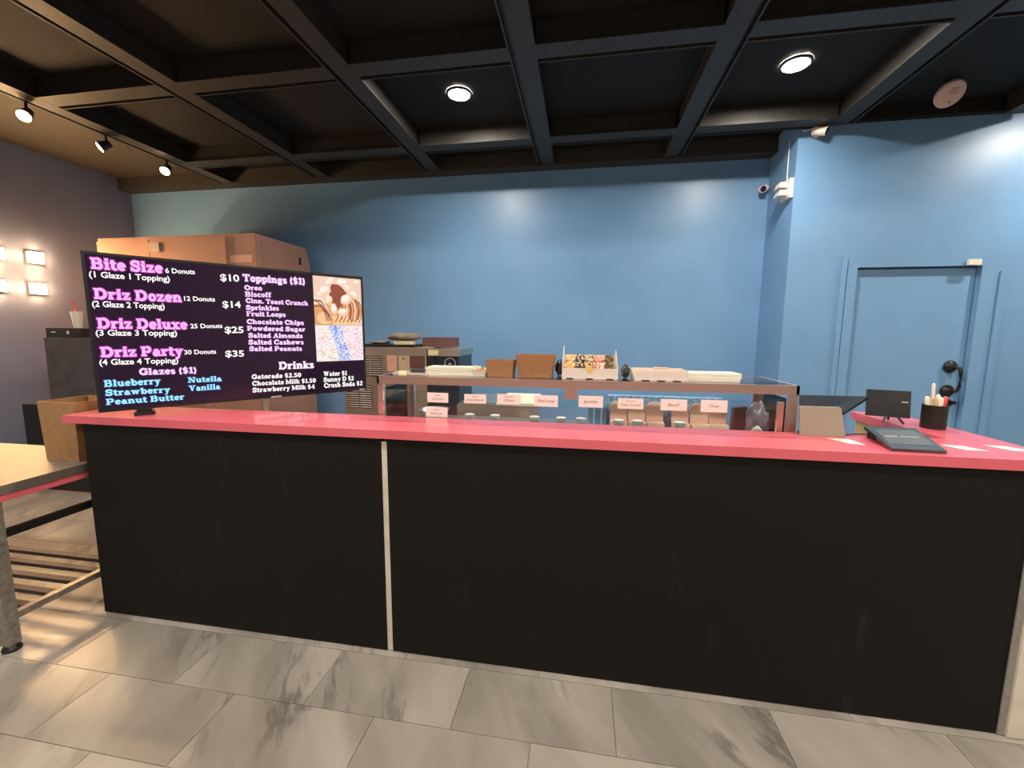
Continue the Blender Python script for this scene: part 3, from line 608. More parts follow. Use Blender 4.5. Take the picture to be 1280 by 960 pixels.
for i in range(1500):
    x = random.uniform(PX0+.006, PX1-.006); z = random.uniform(PZ0+.006, PZM-.008)
    u = (x-PX0)/(PX1-PX0); v = (z-PZ0)/(PZM-PZ0); c0 = .50-.22*(v-.5)
    if abs(u-c0) < .12: m = random.choice(['p_c2', 'p_c6', 'p_c6', 'p_c2', 'p_c4', 'p_c3'])
    elif u < c0: m = random.choice(['p_c3', 'p_c3', 'p_c5', 'p_c1', 'p_c4'])
    else: m = random.choice(['p_c1', 'p_c1', 'p_c3', 'p_c3', 'p_c4', 'p_c1'])
    r = random.uniform(.0045, .0085) if m != 'p_c4' else .0035
    a = random.uniform(0, PI); pic.use(m); d = .0002+i*.0000005
    pic.poly([(x+r*math.cos(a+k*PI/2)*(1.3 if k % 2 else .8), YT-d, z+r*math.sin(a+k*PI/2)*(1.3 if k % 2 else .8)) for k in range(4)])
pic.build('menu_picture', None, scr)

# ------------------------------------------------------------------ steel work table at far left
wt = thing('work_table', 'stainless steel work table with slatted undershelf left of the counter', 'table', (0, 0, 0))
TX0, TX1, TY0, TY1, TZ = -1.90, -.455, -.335, .29, .788
box(TX0, TX1, TY0, TY1, TZ-.045, TZ).build('tabletop', 'steel_x', wt, bevel=.004)
box(TX0+.02, TX1-.004, TY0+.01, TY1-.01, TZ-.075, TZ-.0455).build('pink_strip', 'pink', wt, label='pink strip under the steel tabletop')  # narrow pink band just below the steel top
for lx in (TX0+.06, TX1-.045):
    for ly in (TY0+.045, TY1-.05):
        lg = MB(); lg.box(lx-.024, lx+.024, ly-.024, ly+.024, .03, TZ-.0755); leg = lg.build('leg', 'grey_metal', wt, bevel=.004)
        MB().lathe([(.034, 0), (.034, .012), (.022, .03)], (lx, ly, 0), 16).build('foot', 'black_plastic', leg)
for lx in (TX0+.06, TX1-.045):
    box(lx-.017, lx+.017, TY0+.07, TY1-.075, .140, .172).build('rail', 'grey_metal', wt)
    box(lx-.012, lx+.012, TY0+.07, TY1-.075, .535, .572).build('rail', 'black_metal', wt, label='dark upper side rail')
for i, sy in enumerate((-.205, -.105, -.005, .095, .195)):
    box(TX0+.078, TX1-.0625, sy-.017, sy+.017, .150, .170).build('slat', 'slat_metal', wt)

# cardboard box on the table
cb = thing('cardboard_box', 'tall brown cardboard box on the steel work table', 'box', (-.62, .16, TZ))
bx = MB(); t_ = .006
bx.box(-.11, .10, -.09, .12, 0, t_)
bx.box(-.11, .10, -.09, -.09+t_, t_, .318, top=(0, .03, -.012, -.012)); bx.box(-.11, .10, .12-t_, .12, t_, .318, top=(0, .03, .012, .012))
bx.box(-.11, -.11+t_, -.084, .114, t_, .318, top=(0, 0, -.012, .012)); bx.box(.10-t_, .10, -.084, .114, t_, .318, top=(.03, .03, -.012, .012))
bx.build('box_body', 'card_brown', cb)
box(-.108, .098, -.083, .113, .25, .252).build('inner_flap', 'card_brown', cb)

# wrapped appliance behind
ap = thing('wrapped_appliance', 'dark plastic wrapped cabinet by the left wall behind the menu television', 'appliance', (-2.36, 1.62, 0))
box(-.62, .30, -.28, .28, 0, .80).build('base_cabinet', 'black_metal', ap, bevel=.01)
w_ = MB(); w_.box(-.33, .28, -.25, .25, .8005, 1.41, top=(-.02, .0, .02, -.01)); w_.build('wrapped_body', 'grey_wrap', ap, bevel=.03, seg=3)
w_ = MB(); w_.lathe([(.30, 0), (.33, .03), (.30, .06), (.26, .075)], (-.02, 0, .801), 24); w_.build('plastic_skirt', 'grey_wrap', ap, smooth=True)
dv = thing('small_black_device', 'small black device with white mark on top of the wrapped cabinet', 'device', (-2.45, 1.49, 1.4105))
box(-.26, .12, -.08, .08, 0, .085).build('device_body', 'black_plastic', dv, bevel=.008)
box(-.20, -.15, -.0815, -.0802, .045, .053).build('mark', 'paper', dv); box(-.03, .0, -.0815, -.0802, .03, .06).build('mark', 'logo', dv)
sc = thing('paper_scoop', 'small orange and yellow paper cup atop the black device', 'cup', (-2.46, 1.49, 1.496))
MB().lathe([(.028, 0), (.045, .15)], (0, 0, 0), 16, cap=True).build('cup', 'cream_box', sc, smooth=False)
MB().tube([(0, 0, .1), (-.03, 0, .24)], .008).build('stick', 'red', sc)

# ------------------------------------------------------------------ big cabinet fridge
fg = thing('upright_cooler', 'tall satin metal cooler cabinet towering behind the menu television', 'refrigerator', (-1.917, 2.42, 0))
FW, FD, FH = .90, .42, 2.405
body = MB(); body.prism([(-FD, .1), (FD-.02, .1), (FD-.02, FH-.16), (FD-.09, FH), (-FD, FH)], -FW, FW, 'x'); body.build('cabinet', 'fridge', fg, bevel=.004)
for k, (a, b) in enumerate(((-.885, -.265), (-.255, .60))):
    d_ = box(a, b, -FD-.028, -FD-.001, .14, FH-.035).build('door', 'fridge', fg, bevel=.006)
    box(b-.05, b-.02, -FD-.06, -FD-.029, 1.0, 1.5).build('handle', 'steel', d_)
box(-.245, -.125, -FD-.045, -FD-.0285, FH-.155, FH-.065).build('latch', 'steel_dark', fg, label='small dark latch plate')
box(.62, .86, -FD-.004, -FD-.0005, FH-.27, FH-.20).build('label_plate', 'label_orange', fg)
box(FW+.0005, FW+.006, -.34, .24, .2, FH-.05).build('side_panel', 'fridge', fg, bevel=.002)
box(FW+.0065, FW+.009, .20, .235, FH-.20, FH-.12).build('vent', 'steel_hole', fg)
for x in (-.8, .8):
    for y in (-.35, .33): MB().lathe([(.03, 0), (.03, .099)], (x, y, 0), 12).build('caster', 'black_plastic', fg)

# ------------------------------------------------------------------ display case
dc = thing('display_case', 'steel framed glass display case with a long top shelf behind the counter', 'display case', (0, 0, 0))
SX0, SX1, SY0, SY1, SZ0, SZ1 = 1.06, 3.018, .300, .72, 1.219, 1.259
sh = MB(); sh.box(SX0, SX1, SY0, SY0+.012, SZ0, SZ1); sh.box(SX0, SX1, SY1-.012, SY1, SZ0, SZ1); sh.box(SX0, SX0+.012, SY0, SY1, SZ0, SZ1); sh.box(SX1-.012, SX1, SY0, SY1, SZ0, SZ1)
sh.build('shelf_rim', 'steel_pink', dc, bevel=.0015)
box(SX0+.013, SX1-.013, SY0+.013, SY1-.013, SZ1-.008, SZ1).build('shelf_board', 'glass', dc, label='clear glass shelf board')
for px, py, ww in ((SX0+.014, SY0+.02, .026), (SX1-.017, SY0+.02, .034), (SX0+.02, SY1-.02, .034), (SX1-.02, SY1-.02, .034)):
    box(px-ww/2, px+ww/2, py-.015, py+.015, .9205, SZ0-.0005).build('post', 'steel_pink', dc)
box(2.940, 2.964, SY0+.004, SY0+.02, .9205, 1.185).build('stile', 'steel_pink', dc)
box(SX0+.03, 2.939, SY0+.006, SY0+.011, .925, 1.187).build('front_glass', 'glass', dc)
for xx in (SX0+.008, SX1-.010): box(xx, xx+.004, SY0+.04, SY1-.04, .925, 1.19).build('side_glass', 'glass', dc)
box(2.008, 2.068, SY0+.001, SY0+.005, 1.168, SZ0-.0005).build('hanging_bracket', 'steel_pink', dc, label='square steel tab hanging from the shelf rim')
ub = MB(); ub.box(SX0, SX1, .292, 1.02, .10, .90); ub.build('cabinet_body', 'steel', dc)
box(SX0-.001, SX1+.001, .2915, 1.03, .9005, .92).build('worktop', 'steel', dc)
for x in (1.2, 2.9):
    for y in (.4, .9): MB().lathe([(.03, 0), (.03, .0995)], (x, y, 0), 12).build('caster', 'black_plastic', dc)

# sign cards on the glass
CARDS = [(1.333, 1.131, 1.441, 1.180, ['Salted', 'Cashews'], 'white card handwritten Salted Cashews on case glass, upper of the pair'),
 (1.323, 1.057, 1.436, 1.106, ['Salted', 'Peanuts'], 'white card handwritten Salted Peanuts below another card'),
 (1.524, 1.133, 1.634, 1.178, ['Salted', 'Smoked Almonds'], 'white card reading Smoked Almonds on case glass'),
 (1.690, 1.135, 1.805, 1.183, ['Chocolate', 'Chips'], 'white card handwritten Chocolate Chips on case glass'),
 (1.871, 1.129, 1.984, 1.184, ['Fruit Loops'], 'white card handwritten Fruit Loops on case glass'),
 (2.081, 1.133, 2.194, 1.187, ['Sprinkles'], 'white card handwritten Sprinkles on case glass'),
 (2.262, 1.132, 2.376, 1.181, ['Cinnamon', 'Toast Crunch'], 'white card handwritten Cinnamon Toast Crunch on case glass'),
 (2.452, 1.131, 2.567, 1.183, ['Biscoff'], 'white card handwritten Biscoff on case glass'),
 (2.626, 1.130, 2.738, 1.185, ['Oreo'], 'white card handwritten Oreo at right end of the card row')]
for x0, z0, x1, z1, ls, lab in CARDS:
    k = -.006; x0 += k; x1 += k
    c = thing('sign_card', lab, 'sign', ((x0+x1)/2, SY0+.004, z0), 0, 'handwritten topping cards on the case glass')
    wv = (x1-x0)/2; hh = z1-z0
    box(-wv, wv, -.001, .0012, 0, hh).build('card', 'card', c)
    if len(ls) == 1: rows = [(ls[0], .38*hh, .26*hh, .52)]
    else: rows = [(ls[0], .68*hh, .16*hh, .36), (ls[1], .28*hh, .22*hh, .62)]
    for s_, zz, cp, wf in rows:
        wf = min(.8, wf*max(.7, len(s_)/8))
        sans('handwriting', s_, -wv*wf, zz, wv*wf, zz+.0008, cp, -.0014, 'ink_red' if s_ == 'Cinnamon' else 'ink', c, bold=.0, shear=.35)

# jars with white lids
jars = [(1.525, 1.5), (1.645, 0), (1.83, 0), (1.96, 0), (2.055, 0), (2.215, 0), (2.31, 0), (2.495, 0)]
labs = ['under the Smoked Almonds card', 'between the Almonds and Chocolate Chips cards', 'under the Fruit Loops card', 'left of the Sprinkles card',
        'under the Sprinkles card', 'under the Cinnamon card, left one', 'under the Cinnamon card, right one', 'under the Biscoff card']
JX = [1.513, 1.648, 1.853, 1.990, 2.088, 2.272, 2.362, 2.560]
for x, lb in zip(JX, labs):
    j = thing('topping_jar', 'topping jar with pale lid '+lb, 'jar', (x, .42, .9205), 0, 'lidded topping jars in the case')
    MB().lathe([(.022, 0), (.024, .01), (.024, .105), (.02, .115)], (0, 0, 0), 20).build('jar_body', 'jar', j, smooth=True)
    MB().lathe([(.0255, .1155), (.027, .12), (.027, .132), (.024, .135), (.021, .133)], (0, 0, 0), 24).build('lid', 'lid', j)

# salmon cartons at the back of the case
def carton(x0, x1, y0, z1, label):
    c = thing('takeaway_carton', label, 'carton', ((x0+x1)/2, y0, .9205), 0, 'salmon pink cartons in the case')
    w2 = (x1-x0)/2; h = z1-.9205
    pts = [(-w2, 0), (w2, 0), (w2, h-.02)]+[(w2-.015, h-.004), (w2-.03, h)]+[(-w2+.03, h), (-w2+.015, h-.004), (-w2, h-.02)]
    MB().prism(pts, 0, .006, 'y').build('back_panel', 'carton', c)
    box(-w2, w2, -.05, -.0005, 0, .045).build('tray', 'carton', c, bevel=.004)
    return c
carton(2.262, 2.360, .86, 1.078, 'salmon carton left of the Cinnamon card, leftmost of six')
carton(2.366, 2.462, .85, 1.076, 'salmon carton behind the Cinnamon Toast Crunch card')
carton(2.468, 2.566, .86, 1.079, 'salmon carton between the Cinnamon and Biscoff cards')
carton(2.612, 2.708, .86, 1.079, 'salmon carton behind the Biscoff card')
carton(2.714, 2.812, .85, 1.081, 'salmon carton between the Biscoff and Oreo cards')
carton(2.818, 2.912, .86, 1.080, 'salmon carton behind the Oreo card, rightmost of six')
for i, x in enumerate((2.145, 2.190, 2.235)):
    m_ = MB(); m_.lathe([(.014, 0), (.019, .14)], (0, 0, 0), 16)
    o = m_.build('cup_stack', 'cup_blue', None, smooth=False)
    move(o, x, .90, .9205); tag(o, ['blue cup stack left of the salmon cartons, first of three', 'blue cup stack left of the salmon cartons, middle of three', 'blue cup stack touching the salmon cartons, third of three'][i], 'cup stack', 'blue cup stacks')
wr = MB(); wr.box(-.34, .31, 0, .05, 0, .185); tag(move(wr.build('wrapped_pack', 'wrap', None, bevel=.008), 2.59, .90, .9205), 'blue patterned wrapped pack peeking above the salmon cartons', 'pack')
# pouch, foil, bag, napkin
pz = MB(); pz.prism([(-.05, 0), (.05, 0), (.045, .12), (.02, .16), (-.045, .15)], 0, .04, 'y'); tag(move(pz.build('maroon_pouch', 'pouch', None, bevel=.006), 2.975-.0, .80, .9205), 'dark maroon pouch right of the Oreo card', 'pouch')
def crumple(name, m, x, y, z, sx, sy, sz, label, cat, seed, sub=3, amp=.25):
    random.seed(seed); bm = bmesh.new(); bmesh.ops.create_icosphere(bm, subdivisions=sub, radius=1)
    from mathutils import noise as mn
    for v in bm.verts:
        k = 1+amp*mn.noise(v.co*2.1+Vector((seed, 0, 0)))+amp*.5*mn.noise(v.co*5+Vector((0, seed, 0)))
        v.co = Vector((v.co.x*sx*k, v.co.y*sy*k, max(-.9, v.co.z)*sz*k))
    lo = min(v.co.z for v in bm.verts)
    for v in bm.verts: v.co.z -= lo
    mb = MB(); mb.bm.free(); mb.bm = bm
    return tag(move(mb.build(name, m, None, smooth=True), x, y, z), label, cat)
crumple('foil_ball', 'foil', 2.955, .62, .9205, .025, .02, .055, 'crumpled silver foil right of the Oreo card', 'foil', 3)
crumple('plastic_bag', 'bag', 2.935, .50, .9205, .048, .06, .115, 'cloudy purple plastic bag at right end inside the case', 'bag', 5)
crumple('paper_napkin', 'cream_box', 2.895, .385, .9205, .035, .03, .072, 'pale folded napkin in the right front corner of the case', 'napkin', 8, 2)

# ------------------------------------------------------------------ on top of the shelf
Z1 = SZ1+.0005
fl = thing('tape_dispenser', 'flat grey and black gadget at left end of the case shelf', 'gadget', (1.20, .42, Z1))
box(-.10, .105, -.03, .05, 0, .014, top=(.02, -.02, .01, -.01)).build('gadget_base', 'steel_dark', fl, bevel=.002)
box(-.055, -.012, -.045, -.0305, .0, .018).build('tag', 'bread', fl); box(.0, .09, -.028, .04, .0145, .026, top=(.01, -.02, .01, -.01)).build('lever', 'black_plastic', fl)
for i, (zz, lb) in enumerate(((0, 'lower flat white box at left of case shelf, under another'), (.0215, 'upper flat white box at left of case shelf'))):
    t = thing('flat_box', lb, 'box', (1.43, .45, Z1+zz), 0, 'flat white boxes at left of the shelf')
    box(-.145, .125, -.055, .06, 0, .019).build('box_body', 'cream_box', t, bevel=.001)
    box(-.147, .127, -.0565, -.0552, .010, .021 if i else .0195).build('lid', 'cream_box', t)
def tray(name, label, cat, x, y, z, w0, d0, h, flare, m, back=None):
    t = thing(name, label, cat, (x, y, z)); k = .0025; bk = back or h
    mb = MB(); mb.box(-w0, w0, -d0, d0, 0, k)
    mb.box(-w0, w0, -d0, -d0+k, k, h, top=(-flare, flare, -flare, -flare))
    mb.box(-w0, w0, d0-k, d0, k, bk, top=(-flare, flare, flare, flare))
    for s in (-1, 1):
        P = [(-d0, k), (d0, k), (d0+flare, bk), (-d0-flare, h)]
        A = [mb.bm.verts.new((s*(w0+(flare if i > 1 else 0)), u, v)) for i, (u, v) in enumerate(P)]
        B = [mb.bm.verts.new((s*(w0-k+(flare if i > 1 else 0)), u, v)) for i, (u, v) in enumerate(P)]
        mb._f(A); mb._f(B)
        for i in range(4): mb._f([A[i], A[(i+1) % 4], B[(i+1) % 4], B[i]])
    mb.build('tray', m, t); return t
def bits(mb, keys, cx, cy, cz, R, n, s, flat=.5, ring=True):
    for i in range(n):
        a = random.uniform(0, 2*PI); rr = random.uniform(.4, 1.05)*R; q = random.uniform(.5, 1.2)*s
        p = Vector((cx+rr*math.cos(a), cy+rr*math.sin(a), cz+random.uniform(-.2, 1)*flat*s))
        mb.use(random.choice(keys)); mx = Matrix.Translation(p) @ Matrix.Rotation(random.uniform(0, PI), 4, Vector((random.random(), random.random(), random.random()+.1)).normalized())
        mb.box(-q, q, -q*.6, q*.6, -q*.4, q*.4, mx=mx)
st_ = tray('snack_tray', 'small white paper tray of golden snacks on case shelf', 'tray', 1.572, .43, Z1, .030, .035, .030, .010, 'white_box')
sb = MB(); bits(sb, ['honey', 'b_gold', 'dough', 'rasp'], 0, 0, .024, .034, 46, .008, 1.2); sb.build('snacks', None, st_, kind='stuff')
box(-.052, -.034, -.02, .02, .0315, .05, top=(.02, .01, 0, 0)).build('paper_flap', 'cream_box', st_)
tray('kraft_tray', 'smaller brown kraft tray on case shelf, left of the bigger one', 'tray', 1.680, .43, Z1, .064, .045, .082, .007, 'kraft')
tray('kraft_tray', 'larger brown kraft tray on case shelf, beside the donut box', 'tray', 1.858, .44, Z1, .082, .055, .110, .014, 'kraft')
crumple('plastic_wrap', 'dark_bag', 1.972, .50, Z1, .02, .05, .042, 'dark shiny plastic wrap between kraft tray and donut box', 'plastic wrap', 11)
crumple('plastic_wrap', 'dark_bag', 2.300, .47, Z1, .02, .05, .034, 'dark shiny plastic wrap between donut box and white box', 'plastic wrap', 12)
# donut box
db = thing('donut_box', 'open white donut box with two rows of decorated donuts inside', 'box', (2.124, .44, Z1))
W2 = .130; mb = MB()
mb.box(-W2, W2, -.07, .09, 0, .0025); mb.box(-W2, W2, -.0725, -.070, 0, .052)
for s in (-1, 1):
    a, b = sorted((s*W2, s*(W2+.0025))); mb.prism([(-.0725, 0), (.09, 0), (.105, .128 if s < 0 else .115), (.085, .155 if s < 0 else .135), (-.0725, .052)], a, b, 'x')
mb.box(-W2, W2, .09, .0925, 0, .108, top=(0, 0, .012, .012))
mb.build('box_body', 'white_box', db)
mb = MB(); mb.box(-W2+.001, W2-.001, -.068, .088, .003, .030, top=(0, 0, 0, 0)); mb.prism([(-.02, .0305), (.088, .0305), (.088, .062), (.045, .052)], -W2+.001, W2-.001, 'x'); mb.build('inner_step', 'paper', db)
for k in (-.095, .0, .095): box(k-.016, k+.016, -.0735, -.0727, 0, .004).build('tab', 'steel_hole', db)
MB().lathe([(.017, 0), (.017, .001)], (0.0, -.0735, .046), 20, mx=Matrix.Rotation(PI/2, 3, 'X')).build('gold_seal', 'b_gold', db, label='round gold seal')
kinds = [('honey', ['b_gold', 'b_white', 'honey'], 'honey nut'), ('choc', ['choc', 'b_brown', 'b_white'], 'dark chocolate'), ('mixed', ['b_white', 'b_green', 'b_gold', 'b_brown'], 'white drizzled'),
         ('rasp', ['rasp', 'b_pink', 'b_white'], 'pink topped'), ('cocoa', ['b_brown', 'cocoa', 'b_green'], 'brown crumb')]
pos = ['at the left end', 'second from left', 'in the middle', 'second from right', 'at the right end']
tilt = Matrix.Rotation(math.radians(38), 3, 'X')
for r in range(2):
    for i, (k, ks, nm) in enumerate(kinds):
        x = 2.124-.093+i*.0465; y = .44-.040+r*.050; z = Z1+.057+r*.034
        d = thing('donut', '%s donut %s of the %s row in the white box' % (nm, pos[i], ('front', 'back')[r]), 'donut', (x, y, z), random.uniform(-.2, .2), 'donuts in the white box')
        MB().torus((0, 0, 0), .0165, .0112, 18, 8, tilt, .9).build('ring', 'dough' if k != 'choc' else 'choc', d, smooth=True)
        MB().torus(tilt @ Vector((0, 0, .0034)), .0165, .0102, 18, 8, tilt, .8).build('icing', k, d, smooth=True)
        tb = MB()
        for q in range(44):
            a = random.uniform(0, 2*PI); rr = random.uniform(.006, .024); s = random.uniform(.0022, .0052)
            p = tilt @ Vector((rr*math.cos(a), rr*math.sin(a), .0105-.25*abs(rr-.0155)))
            mx = Matrix.Translation(p) @ Matrix.Rotation(random.uniform(0, PI), 4, Vector((random.random()+.1, random.random(), random.random())).normalized())
            tb.use(random.choice(ks)).box(-s*1.3, s*1.3, -s*.7, s*.7, -s*.6, s*.6, mx=mx)
        tb.build('toppings', None, d, kind='stuff')
# white flat box and thin boxes
wb = thing('white_tray_box', 'long white cardboard box with a thumb notch on case shelf', 'box', (2.452, .42, Z1))
w3 = .118; mb = MB()
mb.prism([(-w3, 0), (w3, 0), (w3, .048), (w3-.006, .052), (.012, .052), (.007, .046), (-.007, .046), (-.012, .052), (-w3, .052)], -.07, -.067, 'y')
mb.box(-w3, w3, -.067, .08, 0, .003); mb.box(-w3, w3, .08, .083, 0, .05); mb.box(w3-.003, w3, -.067, .08, .003, .05); mb.box(-w3, -w3+.003, -.067, .08, .003, .052, top=(-.016, -.016, 0, 0))
mb.build('box_body', 'white_box', wb)
for k in (-.07, .0, .07): box(k-.018, k+.018, -.071, -.0702, 0, .004).build('tab', 'steel_hole', wb)
box(-.02, .05, .0, .05, .0505, .056).build('paper_flap', 'label_tan', wb)
for i, lb in enumerate(('bottom thin white box at right of case shelf', 'middle thin white box at right of case shelf', 'top thin white box at right of case shelf')):
    t = thing('thin_box', lb, 'box', (2.70, .455, Z1+i*.0125), 0, 'thin white boxes at right of the shelf')
    box(-.125, .115-.006*(i == 0), -.06, .07, 0, .0115).build('box_body', 'cream_box' if i else 'white_box', t, bevel=.0008)

# ------------------------------------------------------------------ machines behind
mc = thing('steel_machine', 'dull steel kitchen machine with louvres and paper labels behind the case', 'machine', (0, 1.6, 0))
box(.09, .83, 0, .55, .10, 1.335).build('cabinet', 'steel_dark', mc, bevel=.004)
box(.085, .835, -.004, .555, 1.3355, 1.352).build('top_plate', 'steel_dark', mc)
box(.68, .815, -.003, -.0005, 1.10, 1.285).build('side_cover', 'maroon', mc)
for cx in (.27, .385):
    for i in range(9):
        z = 1.27-i*.0185
        l_ = box(cx-.05, cx+.05, -.006, -.0005, z-.006, z+.002, top=(0, 0, .004, 0)).build('louvre', 'steel_dark', mc)
    box(cx-.052, cx+.052, -.0009, -.0003, 1.105, 1.28).build('louvre_recess', 'steel_hole', mc)
for cx in (.17, .29):
    for i in range(10):
        z = 1.02-i*.0195
        box(cx-.05, cx+.05, -.006, -.0005, z-.006, z+.002, top=(0, 0, .004, 0)).build('louvre', 'steel_dark', mc)
    box(cx-.052, cx+.052, -.0009, -.0003, .83, 1.03).build('louvre_recess', 'steel_hole', mc)
pl = box(.487, .570, -.004, -.001, 1.205, 1.285).build('label_sheet', 'label_orange', mc, label='salmon paper label')
for i in range(4): box(.497, .560-.008*(i % 2), -.0046, -.0042, 1.222+i*.015, 1.2245+i*.015).build('print_line', 'ink_red', pl)
box(.487, .570, -.004, -.001, 1.155, 1.202).build('label_sheet', 'label_orange', mc)
pl = box(.590, .685, -.004, -.001, 1.160, 1.282).build('label_sheet', 'label_tan', mc, label='tan paper label')
box(.622, .645, -.0046, -.0042, 1.255, 1.267).build('print_line', 'ink', pl)
for i in range(4): box(.660, .667, -.0046, -.0042, 1.19+i*.02, 1.196+i*.02).build('print_line', 'ink', pl)
MB().lathe([(.009, 0), (.007, .008)], (.28, -.0005, 1.06), 12, mx=ry).build('screw_knob', 'logo', mc)
for x in (.15, .77):
    for y in (.06, .49): MB().lathe([(.03, 0), (.03, .0995)], (x, y, 0), 12).build('caster', 'black_plastic', mc)
nm = thing('dispenser_machine', 'dark navy machine with round silver emblem right of the steel machine', 'machine', (0, 1.6, 0))
box(.838, 1.10, .02, .42, .10, 1.285).build('body', 'navy', nm, bevel=.003)
hb = MB(); hb.prism([(.838, 1.2855), (1.105, 1.2855), (1.118, 1.345), (.96, 1.345), (.838, 1.338)], .005, .42, 'y'); hb.build('hood', 'steel', nm, bevel=.002)
box(.845, .93, .0005, .004, 1.292, 1.334).build('rating_sticker', 'bread', nm, label='yellow and white sticker')
box(.838, .90, .003, .0195, 1.12, 1.284).build('side_recess', 'steel_hole', nm)
rg = MB(); rg.torus((1.025, .0185, 1.225), .045, .0022, 28, 6, Matrix.Rotation(PI/2, 3, 'X')); rg.build('emblem_ring', 'logo', nm, label='thin silver ring emblem')
box(1.012, 1.034, .017, .0195, 1.219, 1.228).build('emblem_mark', 'logo', nm)
for x in (.88, 1.05): MB().lathe([(.02, 0), (.02, .0995)], (x, .2, 0), 12).build('caster', 'black_plastic', nm)
# things on the steel machine
zt = 1.3525
o = box(-.24, .24, -.16, .16, 0, .022, top=(-.01, .01, -.01, .01)).build('baking_tray', 'black_metal', None, bevel=.003); tag(move(o, .465, 1.80, zt), 'flat black tray lying on the steel machine', 'tray')
o = crumple('folded_cloth', 'cloth', .555, 1.80, zt+.050, .15, .12, .034, 'grey brown folded cloth heaped on the black tray', 'cloth', 21)
o = box(-.075, .08, -.05, .05, 0, .026).build('bread_pack', 'bread', None, bevel=.010, seg=3); tag(move(o, .585, 1.73, zt+.0225), 'pale yellow pack under the folded cloth', 'pack')
o = crumple('paper_scraps', 'cloth', .335, 1.78, zt+.0225, .085, .07, .014, 'flat crumpled brown paper at left of the black tray', 'paper', 22, 3)
o = box(-.14, .13, -.10, .10, 0, .082).build('maroon_box', 'maroon', None, bevel=.002); tag(move(o, .86, 1.90, zt), 'dark maroon box beside the folded cloth', 'box')
# griddle/fryer behind the case with pale lid
gr = thing('lidded_fryer', 'low steel fryer with sloping lids seen through the case glass', 'fryer', (0, 1.16, 0))
box(1.22, 1.76, 0, .50, .10, .975).build('cabinet', 'steel_dark', gr, bevel=.004)
g_ = MB(); g_.box(1.22, 1.50, .0, .50, .9755, .99, top=(.03, 0, 0, -.02)); g_.build('lid', 'steel', gr)
g_ = MB(); g_.box(1.503, 1.77, -.008, .50, .9755, .995, top=(.0, 0, 0, -.02)); g_.build('lid', 'cream_box', gr, label='pale right hand lid')
g_ = MB(); g_.lathe([(.035, 0), (.04, .09)], (1.70, -.048, .80), 18, cap=True); g_.build('cup_holder', 'lid', gr)
for x in (1.28, 1.7):
    for y in (.06, .44): MB().lathe([(.03, 0), (.03, .0995)], (x, y, 0), 12).build('caster', 'black_plastic', gr)
bk = thing('steel_bowl', 'wide pale rimmed steel bowl inside the left end of the case', 'bowl', (1.245, .62, .9205))
MB().lathe([(.045, 0), (.07, .07), (.085, .115), (.09, .117), (.083, .11), (.06, .02)], (0, 0, 0), 28, cap=True).build('bowl', 'steel', bk, smooth=True)

# ------------------------------------------------------------------ till area on the right
ps = thing('till_screen', 'black till screen tipped flat beside the display case', 'till', (3.20, .46, 0))
CZt = CZ+.0005
Q = [Vector((3.039-3.20, .33-.46, 1.122)), Vector((3.232-3.20, .36-.46, 1.134)), Vector((3.469-3.20, .60-.46, 1.176)), Vector((3.136-3.20, .55-.46, 1.181))]
g_ = MB(); v = [g_.bm.verts.new(p-Vector((0, 0, .006))) for p in Q]+[g_.bm.verts.new(p+Vector((0, 0, .006))) for p in Q]
for f in ((3, 2, 1, 0), (4, 5, 6, 7), (0, 1, 5, 4), (1, 2, 6, 5), (2, 3, 7, 6), (3, 0, 4, 7)): g_._f([v[i] for i in f])
g_.build('screen_panel', 'black_gloss', ps, bevel=.002)
box(-.05, .05, -.02, .03, .9, 1.115).build('neck', 'black_plastic', ps)
g_ = MB(); g_.box(-.10, .10, -.06, .14, .88, .8995); g_.build('base', 'black_plastic', ps)
box(-.13, .13, -.12, .20, .0, .8795).build('till_pedestal', 'wood', ps)
tn = thing('tablet_stand', 'beige back of a card terminal standing before the till screen', 'stand', (3.083, .235, CZt))
g_ = MB(); g_.prism([(-.078, 0), (.094, 0), (.068, .118), (.062, .124), (-.084, .124), (-.089, .118)], 0, .012, 'y')
g_.build('back_plate', 'tan_stand', tn, bevel=.002)
box(-.07, .07, .0125, .045, 0, .012).build('stand_base', 'black_plastic', tn)
# tilted menu slab
sl = thing('sign_slab', 'flat grey black customer display lying tilted on the pink countertop', 'display', (0, 0, 0))
A, B, C_, D_ = Vector((3.215, .028, CZ+.012)), Vector((3.385, .022, CZ+.012)), Vector((3.44, .255, CZ+.046)), Vector((3.25, .248, CZ+.046))
nrm = (B-A).cross(D_-A).normalized()*.012
g_ = MB(); v = [g_.bm.verts.new(p) for p in (A-nrm, B-nrm, C_-nrm, D_-nrm, A, B, C_, D_)]
for f in ((3, 2, 1, 0), (4, 5, 6, 7), (0, 1, 5, 4), (1, 2, 6, 5), (2, 3, 7, 6), (3, 0, 4, 7)): g_._f([v[i] for i in f])
g_.build('slab', 'dark_glass', sl, bevel=.003)
def on(u, v, h=.0006): p = A.lerp(B, u).lerp(D_.lerp(C_, u), v); return p+nrm.normalized()*h
MB().poly([on(.06, .2), on(.94, .2), on(.90, .86), on(.12, .86)]).build('film', 'tray_face', sl)
tx = MB()
for v0, u0, u1 in ((.50, .16, .42), (.50, .46, .82)):
    n_ = int((u1-u0)/.035)
    for i in range(n_):
        a = u0+i*.035; tx.poly([on(a, v0, .0012), on(a+.024, v0, .0012), on(a+.024, v0+.06, .0012), on(a, v0+.06, .0012)])
tx.build('print_mark', 'grey_txt', sl)
box(3.262, 3.42, .205, .246, CZt, CZ+.026).build('support', 'black_plastic', sl)
